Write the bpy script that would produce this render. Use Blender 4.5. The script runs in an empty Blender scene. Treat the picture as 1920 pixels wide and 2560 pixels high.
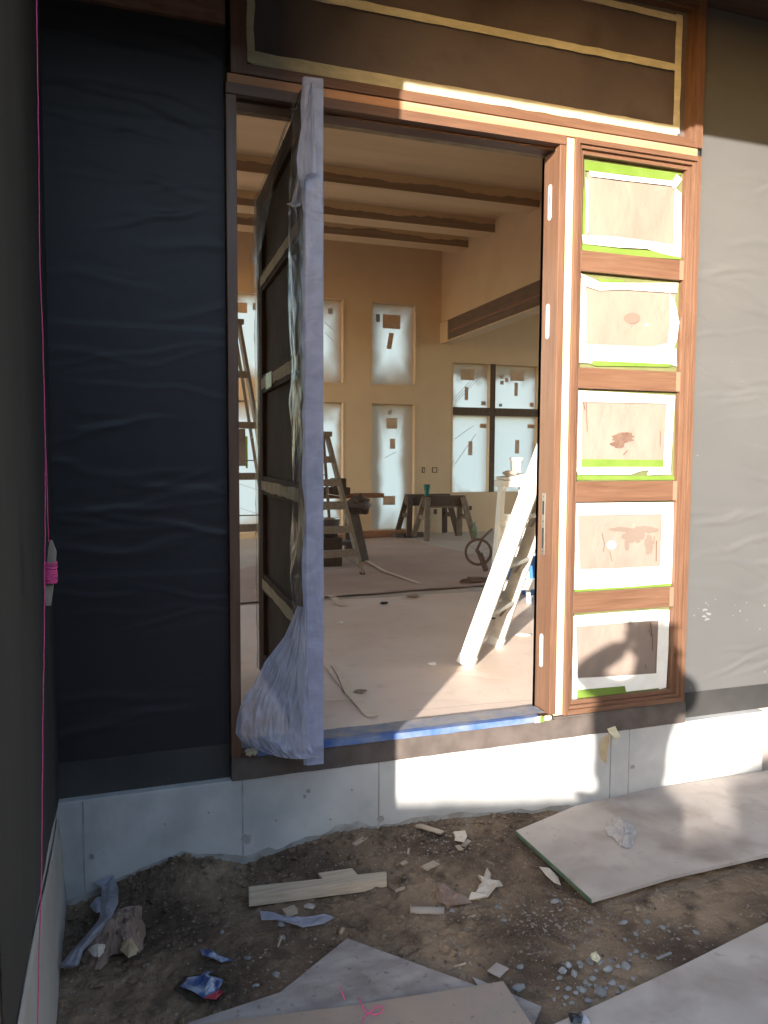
import bpy, bmesh, math, random
import numpy as np
from mathutils import Vector, Matrix, noise
random.seed(7)
R = math.radians
S = bpy.context.scene
COL = S.collection

# ------------------------------------------------------------------ camera, sky, sun, exposure
CAM = Vector((0.0, -3.0, 1.16))
FPX = 1997.0
PITCH, YAW, ROLL = 0.0714, 0.3402, 0.0049
Fv = Vector((math.sin(YAW)*math.cos(PITCH), math.cos(YAW)*math.cos(PITCH), -math.sin(PITCH)))
R0 = Vector((math.cos(YAW), -math.sin(YAW), 0)); U0 = R0.cross(Fv)
Rv = R0*math.cos(ROLL) + U0*math.sin(ROLL); Uv = -R0*math.sin(ROLL) + U0*math.cos(ROLL)
cd = bpy.data.cameras.new("camera"); cam = bpy.data.objects.new("camera", cd); COL.objects.link(cam)
cam.matrix_world = Matrix(((Rv.x, Uv.x, -Fv.x, CAM.x), (Rv.y, Uv.y, -Fv.y, CAM.y), (Rv.z, Uv.z, -Fv.z, CAM.z), (0, 0, 0, 1)))
cd.sensor_fit = 'VERTICAL'; cd.sensor_height = 24.0; cd.lens = 24.0*FPX/2560.0
cd.clip_start = 0.01; cd.clip_end = 500
S.camera = cam
SUN_AZ, SUN_EL = R(37.8), R(11.7)
w = bpy.data.worlds.new("World"); S.world = w; w.use_nodes = True
wn = w.node_tree.nodes; wl = w.node_tree.links; wn.clear()
sky = wn.new('ShaderNodeTexSky'); sky.sky_type = 'NISHITA'; sky.sun_disc = False
sky.sun_elevation = SUN_EL; sky.sun_rotation = math.pi + SUN_AZ
bg = wn.new('ShaderNodeBackground'); bg.inputs[1].default_value = 0.15
wo = wn.new('ShaderNodeOutputWorld'); wl.new(sky.outputs[0], bg.inputs[0]); wl.new(bg.outputs[0], wo.inputs[0])
ld = bpy.data.lights.new("sun", 'SUN'); ld.energy = 2.5; ld.angle = R(0.55); ld.color = (1.0, 0.94, 0.85)
lo = bpy.data.objects.new("sun", ld); COL.objects.link(lo)
sd = Vector((math.sin(SUN_AZ)*math.cos(SUN_EL), math.cos(SUN_AZ)*math.cos(SUN_EL), -math.sin(SUN_EL)))
lo.rotation_euler = sd.to_track_quat('-Z', 'Y').to_euler(); lo.location = (-8, -12, 6)
S.view_settings.view_transform = 'Standard'; S.view_settings.look = 'None'
S.view_settings.gamma = 1; S.view_settings.exposure = 2.6
S.cycles.use_denoising = True
S.cycles.max_bounces = 12; S.cycles.diffuse_bounces = 7; S.cycles.transparent_max_bounces = 16
S.cycles.sample_clamp_indirect = 6.0

# ------------------------------------------------------------------ helpers
def ray(x, y):
    return (Fv*FPX + Rv*(x-960) - Uv*(y-1280)).normalized()
def PY(x, y, Y): d = ray(x, y); return CAM + d*((Y-CAM.y)/d.y)
def PX(x, y, X): d = ray(x, y); return CAM + d*((X-CAM.x)/d.x)
def PZ(x, y, Z): d = ray(x, y); return CAM + d*((Z-CAM.z)/d.z)

def tag(o, label=None, cat=None, group=None, kind=None):
    if label: o['label'] = label
    if cat: o['category'] = cat
    if group: o['group'] = group
    if kind: o['kind'] = kind
    elif cat: o['kind'] = 'thing'
    return o
def thing(name, label, cat, loc=(0, 0, 0), group=None, rz=0):
    o = bpy.data.objects.new(name, None); COL.objects.link(o); o.location = loc; o.rotation_euler = (0, 0, rz)
    o.empty_display_size = .05
    return tag(o, label, cat, group, 'thing')

class MB:
    def __init__(s): s.v = []; s.f = []
    def add(s, vs, fs):
        n = len(s.v); s.v += [tuple(p) for p in vs]; s.f += [tuple(i+n for i in f) for f in fs]; return s
    def box(s, a, b):
        (x0, y0, z0), (x1, y1, z1) = a, b
        x0, x1 = min(x0, x1), max(x0, x1); y0, y1 = min(y0, y1), max(y0, y1); z0, z1 = min(z0, z1), max(z0, z1)
        return s.add([(x0,y0,z0),(x1,y0,z0),(x1,y1,z0),(x0,y1,z0),(x0,y0,z1),(x1,y0,z1),(x1,y1,z1),(x0,y1,z1)],
                     [(0,3,2,1),(4,5,6,7),(0,1,5,4),(1,2,6,5),(2,3,7,6),(3,0,4,7)])
    def bar(s, p, q, w, h, up=(0, 0, 1)):
        p = Vector(p); q = Vector(q); d = (q-p).normalized(); u = Vector(up)
        if abs(d.dot(u)) > .98: u = Vector((0, 1, 0))
        r = d.cross(u).normalized(); u = r.cross(d).normalized()
        vs = [c + r*a*w/2 + u*b*h/2 for c in (p, q) for a, b in ((-1,-1),(1,-1),(1,1),(-1,1))]
        return s.add(vs, [(0,1,2,3),(7,6,5,4),(0,4,5,1),(1,5,6,2),(2,6,7,3),(3,7,4,0)])
    def tube(s, pts, r, n=8, cap=True):
        pts = [Vector(p) for p in pts]; m = len(pts); rs = r if isinstance(r, (list, tuple)) else [r]*m
        vs = []; pu = None
        for i, p in enumerate(pts):
            t = (pts[min(i+1, m-1)] - pts[max(i-1, 0)]).normalized()
            if pu is None:
                pu = Vector((0, 0, 1)) if abs(t.z) < .9 else Vector((1, 0, 0))
            a = t.cross(pu).normalized(); b = a.cross(t).normalized(); pu = b
            for k in range(n):
                an = 2*math.pi*k/n; vs.append(p + a*math.cos(an)*rs[i] + b*math.sin(an)*rs[i])
        fs = [(i*n+k, i*n+(k+1) % n, (i+1)*n+(k+1) % n, (i+1)*n+k) for i in range(m-1) for k in range(n)]
        if cap: fs += [tuple(reversed(range(n))), tuple(range((m-1)*n, m*n))]
        return s.add(vs, fs)
    def prism(s, poly, d):
        """poly: 3D outline, d: thickness vector"""
        d = Vector(d); n = len(poly); vs = [Vector(p) for p in poly]; vs += [p+d for p in vs]
        return s.add(vs, [tuple(range(n)), tuple(reversed(range(n, 2*n)))] + [(i, (i+1) % n, n+(i+1) % n, n+i) for i in range(n)])
    def grid(s, nu, nv, fn):
        vs = [fn(i/nu, j/nv) for j in range(nv+1) for i in range(nu+1)]
        fs = [(j*(nu+1)+i, j*(nu+1)+i+1, (j+1)*(nu+1)+i+1, (j+1)*(nu+1)+i) for j in range(nv) for i in range(nu)]
        return s.add(vs, fs)
    def build(s, name, m, parent=None, smooth=False, bevel=0, solid=0):
        me = bpy.data.meshes.new(name); me.from_pydata([tuple(v) for v in s.v], [], s.f); me.validate()
        bm = bmesh.new(); bm.from_mesh(me); bmesh.ops.recalc_face_normals(bm, faces=bm.faces); bm.to_mesh(me); bm.free()
        o = bpy.data.objects.new(name, me); COL.objects.link(o)
        if m: me.materials.append(m)
        if smooth:
            for p in me.polygons: p.use_smooth = True
        if parent:
            bpy.context.view_layer.update()
            o.parent = parent; o.matrix_parent_inverse = pmat(parent).inverted()
        if solid:
            md = o.modifiers.new('thick', 'SOLIDIFY'); md.thickness = solid; md.offset = 0
        if bevel:
            md = o.modifiers.new('bevel', 'BEVEL'); md.width = bevel; md.segments = 2; md.limit_method = 'ANGLE'
        return o
def pmat(o):
    m = Matrix.LocRotScale(o.location, o.rotation_euler, o.scale)
    return (pmat(o.parent) @ o.matrix_parent_inverse @ m) if o.parent else m
def fbm(p, o=4, sc=1.0):
    return noise.fractal(Vector(p)*sc, 1.0, 2.0, o)

# ------------------------------------------------------------------ materials
def mat(name, base, rough=.7, c2=None, nscale=8, stretch=(1, 1, 1), ndet=6, ramp=(.35, .65), bump=0, bscale=None, bstretch=None,
        bdist=.01, spec=.5, metal=0, alpha=1, c3=None, s3=40, r3=(.62, .7), trans=0, sheen=0, dist=0, extra=None):
    m = bpy.data.materials.new(name); m.use_nodes = True; nt = m.node_tree; N = nt.nodes; L = nt.links
    b = N['Principled BSDF']; b.inputs['Roughness'].default_value = rough; b.inputs['Metallic'].default_value = metal
    b.inputs['Specular IOR Level'].default_value = spec; b.inputs['Alpha'].default_value = alpha
    tc = N.new('ShaderNodeTexCoord')
    def nz(scale, st, det=6, di=0):
        mp = N.new('ShaderNodeMapping'); mp.inputs['Scale'].default_value = st; L.new(tc.outputs['Object'], mp.inputs[0])
        n = N.new('ShaderNodeTexNoise'); n.inputs['Scale'].default_value = scale; n.inputs['Detail'].default_value = det
        n.inputs['Distortion'].default_value = di
        L.new(mp.outputs[0], n.inputs['Vector']); return n
    def ramped(n, lo, hi):
        r = N.new('ShaderNodeMapRange'); r.inputs[1].default_value = lo; r.inputs[2].default_value = hi
        L.new(n.outputs[0], r.inputs[0]); return r
    def mix(fac, a, bb):
        x = N.new('ShaderNodeMix'); x.data_type = 'RGBA'
        L.new(fac, x.inputs[0])
        if isinstance(a, tuple): x.inputs[6].default_value = (*a, 1)
        else: L.new(a, x.inputs[6])
        x.inputs[7].default_value = (*bb, 1); return x.outputs[2]
    col = None
    if c2:
        col = mix(ramped(nz(nscale, stretch, ndet, dist), *ramp).outputs[0], base, c2)
    if c3:
        col = mix(ramped(nz(s3, (1, 1, 1), 3), *r3).outputs[0], col if col else base, c3)
    if extra:
        ec, es, e0, e1 = extra; col = mix(ramped(nz(es, (1, 1, 1), 10, .15), e0, e1).outputs[0], col if col else base, ec)
    if col: L.new(col, b.inputs['Base Color'])
    else: b.inputs['Base Color'].default_value = (*base, 1)
    if bump:
        bn = nz(bscale or nscale, bstretch or stretch, 8, dist); bp = N.new('ShaderNodeBump')
        bp.inputs['Strength'].default_value = bump; bp.inputs['Distance'].default_value = bdist
        L.new(bn.outputs[0], bp.inputs['Height']); L.new(bp.outputs[0], b.inputs['Normal'])
    return m
M = {}
WD = (.120, .058, .034); WD2 = (.185, .100, .060)
M['wood_z'] = mat('wood upright grain', WD, .42, WD2, 7, (9, 9, .5), ramp=(.3, .75), bump=.15, bscale=40, bstretch=(6, 6, .3), bdist=.002, dist=.6)
M['wood_x'] = mat('wood level grain', WD, .42, WD2, 7, (.5, 9, 9), ramp=(.3, .75), bump=.15, bscale=40, bstretch=(.3, 6, 6), bdist=.002, dist=.8)
M['wood_dark'] = mat('dark oiled wood', (.07, .03, .018), .5, (.12, .05, .03), 7, (1, 9, 9))
M['cedar'] = mat('raw cedar', (.45, .22, .12), .7, (.55, .30, .17), 6, (.5, 12, 12), bump=.2, bdist=.002)
M['pine_z'] = mat('raw pine upright', (.62, .47, .27), .7, (.74, .60, .38), 5, (14, 14, .7), c3=(.25, .16, .08), s3=14, r3=(.72, .78), bump=.2, bdist=.002)
M['pine'] = mat('raw lumber', (.42, .33, .24), .8, (.55, .45, .34), 6, (1, 14, 14), bump=.3, bdist=.002)
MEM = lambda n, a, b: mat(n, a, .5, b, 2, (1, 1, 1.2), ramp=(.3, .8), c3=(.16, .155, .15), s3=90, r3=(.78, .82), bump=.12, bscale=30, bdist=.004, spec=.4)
M['membrane'] = MEM('shade toned black membrane', (.0175, .017, .021), (.025, .0235, .027)); M['membrane_lit'] = MEM('sun toned building membrane', (.096, .094, .093), (.113, .110, .107))  # one membrane in two base tones: darker for the shaded side, paler for the sunlit
M['membrane_side'] = mat('dusty side membrane', (.024, .021, .019), .85, (.036, .031, .027), 4, (1, 1, .4), ramp=(.3, .8), bump=.3, bscale=4, bdist=.02)
M['flash'] = mat('self adhered flashing', (.075, .058, .05), .7, (.12, .095, .082), 10, ndet=8, c3=(.32, .28, .25), s3=110, r3=(.74, .78), bump=.2, bdist=.004)
M['band'] = mat('dark base flashing', (.030, .028, .027), .6, (.05, .047, .044), 5, c3=(.14, .13, .12), s3=60, r3=(.75, .8), bump=.15, bdist=.004)
M['concrete'] = mat('pale concrete', (.43, .42, .405), .85, (.52, .51, .49), 5, ndet=10, c3=(.24, .24, .25), s3=28, r3=(.70, .76), bump=.35, bscale=40, bdist=.003, extra=((.33, .33, .325), 3.2, .48, .72))
M['dirty_concrete'] = mat('soil stained concrete', (.22, .20, .17), .9, (.38, .36, .34), 14, ndet=10, bump=.4, bdist=.004)
M['osb'] = mat('brown sheathing', (.20, .10, .07), .8, (.30, .16, .11), 12, (1, 3, 3), ndet=8)
M['paper'] = mat('masking paper', (.225, .172, .142), .75, (.26, .20, .165), 3, ramp=(.3, .7), bump=.55, bscale=4, bstretch=(1.6, 1, 1), bdist=.03, dist=.3)
M['brown_paper'] = mat('brown masking paper', (.092, .071, .070), .7, (.13, .102, .100), 2.2, (1, 1, 1.5), bump=.5, bscale=3, bdist=.03, dist=.5, extra=((.062, .042, .038), 2.4, .50, .72))
M['tape_w'] = mat('white tape', (.80, .78, .72), .6, (.86, .84, .80), 20, bump=.4, bscale=60, bdist=.002)
M['tape_y'] = mat('cream tape', (.50, .45, .30), .6, (.62, .56, .40), 14, (1, 3, 3), bump=.4, bscale=40, bdist=.002)
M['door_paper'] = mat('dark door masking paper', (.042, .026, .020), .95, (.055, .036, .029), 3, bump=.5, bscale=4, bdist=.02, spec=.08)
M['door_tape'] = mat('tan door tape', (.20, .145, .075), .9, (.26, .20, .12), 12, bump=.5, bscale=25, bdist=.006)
M['tape_tan'] = mat('tan tape', (.34, .25, .15), .6, (.46, .36, .22), 14, bump=.5, bscale=25, bdist=.006)
M['tape_g'] = mat('green tape', (.115, .19, .022), .6, (.15, .225, .04), 12, bump=.3, bscale=40, bdist=.002)
M['tape_olive'] = mat('olive green film', (.12, .135, .05), .5, (.17, .175, .08), 8)
M['tape_b'] = mat('blue tape', (.05, .12, .34), .65, (.18, .22, .34), 13, ndet=8, c3=(.02, .03, .08), s3=22, r3=(.68, .72), bump=.4, bdist=.003)
M['dusty_blue'] = mat('dust covered blue film', (.17, .19, .25), .8, (.28, .25, .24), 20, ndet=8, bump=.3, bdist=.003)
M['steel'] = mat('brushed steel', (.62, .60, .58), .35, metal=1)
M['dark'] = mat('dark slot', (.03, .03, .03), .6)
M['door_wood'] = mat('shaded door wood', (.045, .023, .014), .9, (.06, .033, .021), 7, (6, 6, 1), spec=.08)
M['drywall'] = mat('primed tan drywall', (.59, .435, .285), .95, (.63, .475, .32), 2.5, ndet=8, c3=(.68, .51, .35), s3=300, r3=(.6, .7), bump=.1, bscale=200, bdist=.002)
M['ceiling'] = mat('primed ceiling', (.56, .41, .255), .95, (.62, .46, .30), 1.8, (.4, 3, 3), ndet=8)
M['beam_face'] = mat('raw shaded beam face', (.31, .22, .15), .95, (.25, .17, .11), 6, (.3, 1, 6))  # raw drywall tone, with the shade of the near side put into its colour
M['floor_paper'] = mat('floor covering paper', (.66, .52, .43), .55, (.72, .58, .49), 1.6, ndet=8, c3=(.58, .45, .37), s3=9, r3=(.6, .8), bump=.35, bscale=3, bdist=.02, dist=1)
M['floor_paper2'] = mat('reddish floor paper', (.40, .265, .20), .8, (.46, .32, .245), 1.5, ndet=8, bump=.35, bscale=3, bdist=.02)
M['slab'] = mat('dusty slab', (.44, .36, .28), .9, (.50, .42, .33), 2, ndet=8)
M['alu'] = mat('dusty ladder aluminium', (.62, .59, .54), .6, (.50, .46, .40), 20, spec=.4)
M['old_wood'] = mat('weathered ladder wood', (.27, .21, .155), .8, (.36, .29, .22), 20, (4, 4, 1), bump=.2, bdist=.002)
M['header'] = mat('brown header wood', (.125, .08, .06), .8, (.17, .11, .085), 9, (3, .4, 3), ndet=8)
M['dark_wood'] = mat('old dark lumber', (.075, .048, .034), .8, (.12, .08, .055), 20, (3, 3, 1))
M['trestle'] = mat('dusty trestle legs', (.17, .12, .085), .85, (.24, .175, .125), 14)
M['red_wood'] = mat('reddish lumber', (.28, .12, .06), .7, (.36, .17, .09), 8, (1, 8, 8))
M['white'] = mat('white plastic', (.78, .77, .74), .5)
M['blue'] = mat('blue plastic', (.05, .17, .48), .4, (.07, .22, .55), 6)
M['wrap_blue'] = mat('blue printed wrapper', (.05, .085, .22), .3, (.30, .33, .42), 30, ramp=(.45, .6))
M['wrap_red'] = mat('red printed wrapper', (.35, .03, .05), .4)
M['green_cup'] = mat('teal cup', (.01, .13, .10), .4)
M['tarp'] = mat('dark tarp', (.11, .085, .07), .8, (.15, .12, .10), 8, bump=.6, bdist=.02)
M['rust'] = mat('dusty brown metal', (.16, .10, .075), .7)
M['pink'] = mat('pink mason line', (.75, .06, .22), .7, (.85, .12, .32), 200, bump=.5, bscale=400, bdist=.001)
M['board_grey'] = mat('weathered grey board', (.25, .22, .21), .9, (.36, .32, .30), 9, (1, 2.5, 1), ndet=10, c3=(.17, .145, .14), s3=38, r3=(.6, .74), bump=.4, bscale=30, bdist=.003, extra=((.17, .145, .135), 6, .5, .74))
M['board_tan'] = mat('tan particle board', (.36, .27, .20), .9, (.29, .235, .20), 6, ndet=10, c3=(.20, .15, .12), s3=50, r3=(.64, .74), bump=.4, bscale=60, bdist=.002, extra=((.25, .19, .15), 4.5, .50, .76))
M['board_pale'] = mat('pale cement board', (.35, .30, .265), .85, (.43, .375, .335), 5, ndet=10, c3=(.30, .25, .22), s3=22, r3=(.66, .76), bump=.4, bscale=50, bdist=.002, extra=((.25, .205, .175), 4.2, .50, .72))
M['green_edge'] = mat('green board edge', (.06, .12, .075), .8, (.12, .16, .10), 30)
M['stone'] = mat('grey crushed stone', (.15, .15, .148), .85, (.24, .24, .24), 25, c3=(.31, .31, .31), s3=9, r3=(.55, .7), bump=.4, bscale=60, bdist=.003)
M['chip'] = mat('wood chip', (.32, .25, .185), .85, (.42, .34, .26), 30, (1, 6, 1))
M['cream_paper'] = mat('torn cream paper', (.46, .39, .32), .8, (.56, .49, .41), 10, bump=.5, bscale=14, bdist=.01)
M['kraft'] = mat('crumpled kraft paper', (.19, .125, .095), .8, (.26, .18, .14), 12, bump=.8, bscale=18, bdist=.02)
M['skin'] = mat('skin', (.45, .26, .19), .5)
M['jacket'] = mat('dark jacket cloth', (.05, .055, .07), .9, bump=.4, c2=(.07, .075, .09), nscale=12, bdist=.01)
M['jeans'] = mat('blue work trousers', (.06, .08, .13), .9, (.09, .11, .17), 60)
M['hair'] = mat('short dark hair', (.03, .02, .015), .7, bump=.5, bscale=60, bdist=.005)
M['black_plastic'] = mat('black plastic', (.02, .02, .022), .3)
M['fence'] = mat('rough fence boards', (.20, .15, .11), .9, (.28, .22, .16), 6, (6, 1, .5))
M['siding'] = mat('dark stained soffit', (.10, .055, .04), .8, (.14, .08, .055), 8, (.5, 8, 8))
M['stucco'] = mat('outer cladding', (.10, .09, .085), .9)

def dirt_mat():
    m = bpy.data.materials.new('bare soil'); m.use_nodes = True; N = m.node_tree.nodes; L = m.node_tree.links; b = N['Principled BSDF']
    b.inputs['Roughness'].default_value = .95; b.inputs['Specular IOR Level'].default_value = .2
    tc = N.new('ShaderNodeTexCoord')
    def nz(s, d=8): n = N.new('ShaderNodeTexNoise'); n.inputs['Scale'].default_value = s; n.inputs['Detail'].default_value = d; L.new(tc.outputs['Object'], n.inputs['Vector']); return n
    def rng(n, a, c): r = N.new('ShaderNodeMapRange'); r.inputs[1].default_value = a; r.inputs[2].default_value = c; L.new(n.outputs[0], r.inputs[0]); return r.outputs[0]
    def mx(f, a, c):
        x = N.new('ShaderNodeMix'); x.data_type = 'RGBA'; L.new(f, x.inputs[0])
        if isinstance(a, tuple): x.inputs[6].default_value = (*a, 1)
        else: L.new(a, x.inputs[6])
        x.inputs[7].default_value = (*c, 1); return x.outputs[2]
    c = mx(rng(nz(2.2), .38, .66), (.085, .058, .041), (.29, .205, .135))
    c = mx(rng(nz(9), .50, .78), c, (.032, .023, .018))
    c = mx(rng(nz(45), .60, .74), c, (.25, .195, .145))
    c = mx(rng(nz(130, 3), .66, .72), c, (.33, .30, .27))
    L.new(c, b.inputs['Base Color'])
    bp = N.new('ShaderNodeBump'); bp.inputs['Strength'].default_value = .8; bp.inputs['Distance'].default_value = .012
    L.new(nz(55, 10).outputs[0], bp.inputs['Height']); L.new(bp.outputs[0], b.inputs['Normal'])
    return m
M['dirt'] = dirt_mat()

def film_mat(name, col, alpha, rough=.22, bs=14, st=(1, 1, 1), bstr=.8, tr=.4):
    m = bpy.data.materials.new(name); m.use_nodes = True; N = m.node_tree.nodes; L = m.node_tree.links
    b = N['Principled BSDF']; out = N['Material Output']
    b.inputs['Base Color'].default_value = (*col, 1); b.inputs['Roughness'].default_value = rough; b.inputs['Specular IOR Level'].default_value = .5
    tc = N.new('ShaderNodeTexCoord'); mp = N.new('ShaderNodeMapping'); mp.inputs['Scale'].default_value = st; L.new(tc.outputs['Object'], mp.inputs[0])
    n = N.new('ShaderNodeTexNoise'); n.inputs['Scale'].default_value = bs; n.inputs['Detail'].default_value = 6; n.inputs['Distortion'].default_value = 1.2
    L.new(mp.outputs[0], n.inputs['Vector'])
    bp = N.new('ShaderNodeBump'); bp.inputs['Strength'].default_value = bstr; bp.inputs['Distance'].default_value = .012
    L.new(n.outputs[0], bp.inputs['Height']); L.new(bp.outputs[0], b.inputs['Normal'])
    t = N.new('ShaderNodeBsdfTranslucent'); t.inputs[0].default_value = (*col, 1)
    mx = N.new('ShaderNodeMixShader'); mx.inputs[0].default_value = tr; L.new(b.outputs[0], mx.inputs[1]); L.new(t.outputs[0], mx.inputs[2])
    tp = N.new('ShaderNodeBsdfTransparent'); mx2 = N.new('ShaderNodeMixShader')
    r = N.new('ShaderNodeMapRange'); r.inputs[1].default_value = .3; r.inputs[2].default_value = .75
    r.inputs[3].default_value = max(0, alpha-.15); r.inputs[4].default_value = min(1, alpha+.15); L.new(n.outputs[0], r.inputs[0])
    L.new(r.outputs[0], mx2.inputs[0]); L.new(tp.outputs[0], mx2.inputs[1]); L.new(mx.outputs[0], mx2.inputs[2]); L.new(mx2.outputs[0], out.inputs[0])
    return m
M['film_edge'] = film_mat('film stretched on the door edge', (.36, .38, .52), .86, .24, 5, (2, 2, 3), .6, .1)
M['film'] = film_mat('thin plastic film', (.12, .095, .07), .38, .3, 10, (2, 2, .7), 1.0)
M['film_side'] = film_mat('film on the door side', (.17, .145, .14), .5, .25, 9, (2, 2, 1), 1.0, .2)
M['film_bag'] = film_mat('gathered plastic film', (.47, .48, .60), .64, .16, 8, (2.2, 2.2, .8), 1.0, .25)
M['thin_white'] = film_mat('thin white plastic', (.62, .58, .57), .85, .35, 20)
M['film_clear'] = film_mat('loose clear film', (.55, .57, .68), .65, .3, 18)

def pane_mat(cx, cz, hx, hz, lo=.35, over=(.50, .36, .2), power=1.0):
    """window film: translucent, with tan primer overspray towards its taped edges"""
    m = bpy.data.materials.new('oversprayed window film'); m.use_nodes = True; N = m.node_tree.nodes; L = m.node_tree.links
    N.clear(); out = N.new('ShaderNodeOutputMaterial'); tc = N.new('ShaderNodeTexCoord'); sp = N.new('ShaderNodeSeparateXYZ'); L.new(tc.outputs['Object'], sp.inputs[0])
    def mth(op, a, b=None):
        n = N.new('ShaderNodeMath'); n.operation = op
        for i, v in enumerate((a, b)):
            if v is None: continue
            if isinstance(v, (int, float)): n.inputs[i].default_value = v
            else: L.new(v, n.inputs[i])
        return n.outputs[0]
    dx = mth('DIVIDE', mth('ABSOLUTE', mth('SUBTRACT', sp.outputs[0], cx)), hx)
    dz = mth('DIVIDE', mth('ABSOLUTE', mth('SUBTRACT', sp.outputs[2], cz)), hz)
    d = mth('MAXIMUM', dx, dz)
    nz = N.new('ShaderNodeTexNoise'); nz.inputs['Scale'].default_value = 4; nz.inputs['Detail'].default_value = 6; L.new(tc.outputs['Object'], nz.inputs[0])
    d = mth('ADD', d, mth('MULTIPLY', mth('SUBTRACT', nz.outputs[0], .5), .5))
    r = N.new('ShaderNodeMapRange'); r.interpolation_type = 'SMOOTHSTEP'; r.inputs[1].default_value = lo; r.inputs[2].default_value = 1.02; L.new(d, r.inputs[0])
    tr = N.new('ShaderNodeBsdfTranslucent'); tr.inputs[0].default_value = (.76*power, .72*power, .64*power, 1)
    df = N.new('ShaderNodeBsdfDiffuse'); df.inputs[0].default_value = (*over, 1)
    df2 = N.new('ShaderNodeBsdfDiffuse'); df2.inputs[0].default_value = (.5, .5, .5, 1)
    m1 = N.new('ShaderNodeMixShader'); m1.inputs[0].default_value = .15; L.new(tr.outputs[0], m1.inputs[1]); L.new(df2.outputs[0], m1.inputs[2])
    m2 = N.new('ShaderNodeMixShader'); L.new(mth('MULTIPLY', r.outputs[0], .88), m2.inputs[0]); L.new(m1.outputs[0], m2.inputs[1]); L.new(df.outputs[0], m2.inputs[2])
    L.new(m2.outputs[0], out.inputs[0]); return m

# ------------------------------------------------------------------ ground
GZ = -.42
wallz = [(-3, -.45), (-.082, -.453), (.02, -.426), (.145, -.411), (.273, -.40), (.484, -.426), (.676, -.385), (1.016, -.368), (1.236, -.363), (1.65, -.398), (2.13, -.44), (2.57, -.44), (3.06, -.44), (30, -.45)]
def gz(x, y):
    wz = np.interp(x, [a for a, b in wallz], [b for a, b in wallz])
    k = math.exp(-max(0, -y)/.22)
    z = (GZ-.008)*(1-k) + wz*k
    if -.3 < x < 1.7 and -2.5 < y < .1:
        z += .055*math.exp(-((x-.28)/.16)**2-((y+.06)/.10)**2)*1 + .05*math.exp(-((x-.85)/.2)**2-((y+.10)/.09)**2)
    a = 1.0 if -.4 < x < 4 and -3.3 < y < .2 else .4
    flat = 1.0
    n = .022*fbm((x*2.2, y*2.2, 0), 4)+.012*fbm((x*9, y*9, 3), 4)+.017*abs(fbm((x*24, y*24, 5), 3))+.008*max(0, fbm((x*14, y*14, 9), 2)-.2)
    if x > 1.3 or y < -.8: n *= .55
    return z + a*n - .004
xs = np.concatenate([[-60, -25, -10, -5, -2.5, -1.2, -.5], np.arange(-.25, 3.3, .0105), [3.5, 4, 5, 8, 15, 30, 60]])
ys = np.concatenate([[-60, -25, -12, -7, -5, -3.5, -2.4], np.arange(-1.9, -1.2, .03), np.arange(-1.2, .04, .0105), [.3, 1, 4, 9, 20, 60]])
vs = [(x, y, gz(x, y)) for y in ys for x in xs]; nx = len(xs)
fs = [(j*nx+i, j*nx+i+1, (j+1)*nx+i+1, (j+1)*nx+i) for j in range(len(ys)-1) for i in range(nx-1)]
g = MB(); g.v = vs; g.f = fs
ground = g.build('ground', M['dirt'], smooth=True); tag(ground, 'bare brown soil with crumbs and stains below the wall', kind='structure')
crumbs = MB()
ico = [(0,0,1),(.9,0,.3),(.28,.85,.3),(-.72,.53,.3),(-.72,-.53,.3),(.28,-.85,.3),(.72,.53,-.4),(-.28,.85,-.4),(-.9,0,-.4),(-.28,-.85,-.4),(.72,-.53,-.4),(0,0,-1)]
icf = [(0,1,2),(0,2,3),(0,3,4),(0,4,5),(0,5,1),(1,6,2),(2,7,3),(3,8,4),(4,9,5),(5,10,1),(6,7,2),(7,8,3),(8,9,4),(9,10,5),(10,6,1),(11,7,6),(11,8,7),(11,9,8),(11,10,9),(11,6,10)]
def rock(mb, c, r, sq=.7, n=None):
    rz = random.random()*6.28; ca, sa = math.cos(rz), math.sin(rz); ex = 1+random.random()*.6
    v = []
    for (x, y, z) in ico:
        k = random.uniform(.7, 1.2); x *= ex*k; y *= k; z *= sq*k
        v.append((c[0]+(x*ca-y*sa)*r, c[1]+(x*sa+y*ca)*r, c[2]+z*r))
    mb.add(v, icf)
for i in range(2600):
    if i < 1300: x, y = random.uniform(-.15, 2.9), random.uniform(-1.15, .0)
    elif i < 1900: x, y = random.gauss(1.3, .35), random.gauss(-.12, .1)
    else: x, y = random.gauss(1.35, .25), random.gauss(-.75, .12)
    if y > .01 or x < -.15: continue
    r = random.choice([.0015, .002, .0025, .003, .004, .0055]); rock(crumbs, (x, y, gz(x, y)+r*.3), r)
o = crumbs.build('gravel_crumbs', mat('soil crumbs', (.09, .065, .05), .9, (.24, .21, .18), 6, ndet=2, ramp=(.45, .55))); tag(o, 'loose soil crumbs and fine grit scattered over the dirt', 'gravel', kind='stuff')

clods = MB(); random.seed(33)
for i in range(1500):
    if i < 700: x, y = random.uniform(-.14, 2.2), -abs(random.gauss(0, .10))-.01
    elif i < 1150: x, y = random.uniform(-.14, 1.9), random.uniform(-1.0, -.02)
    else: x, y = random.gauss(1.5, .35), random.gauss(-.62, .15)
    if y < -1.15 or x < -.15: continue
    r = random.choice([.004, .005, .006, .008, .011, .015]) if i < 1150 else random.choice([.003, .004, .006]); rock(clods, (x, y, gz(x, y)+r*.15), r, .65)
o = clods.build('soil_clods', M['dirt']); tag(o, 'clods of dark soil heaped along the foundation', 'soil', kind='stuff')
random.seed(8)

# ------------------------------------------------------------------ house shell outside
WX0, WX1 = -.162, 3.35   # alcove wall span
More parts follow.
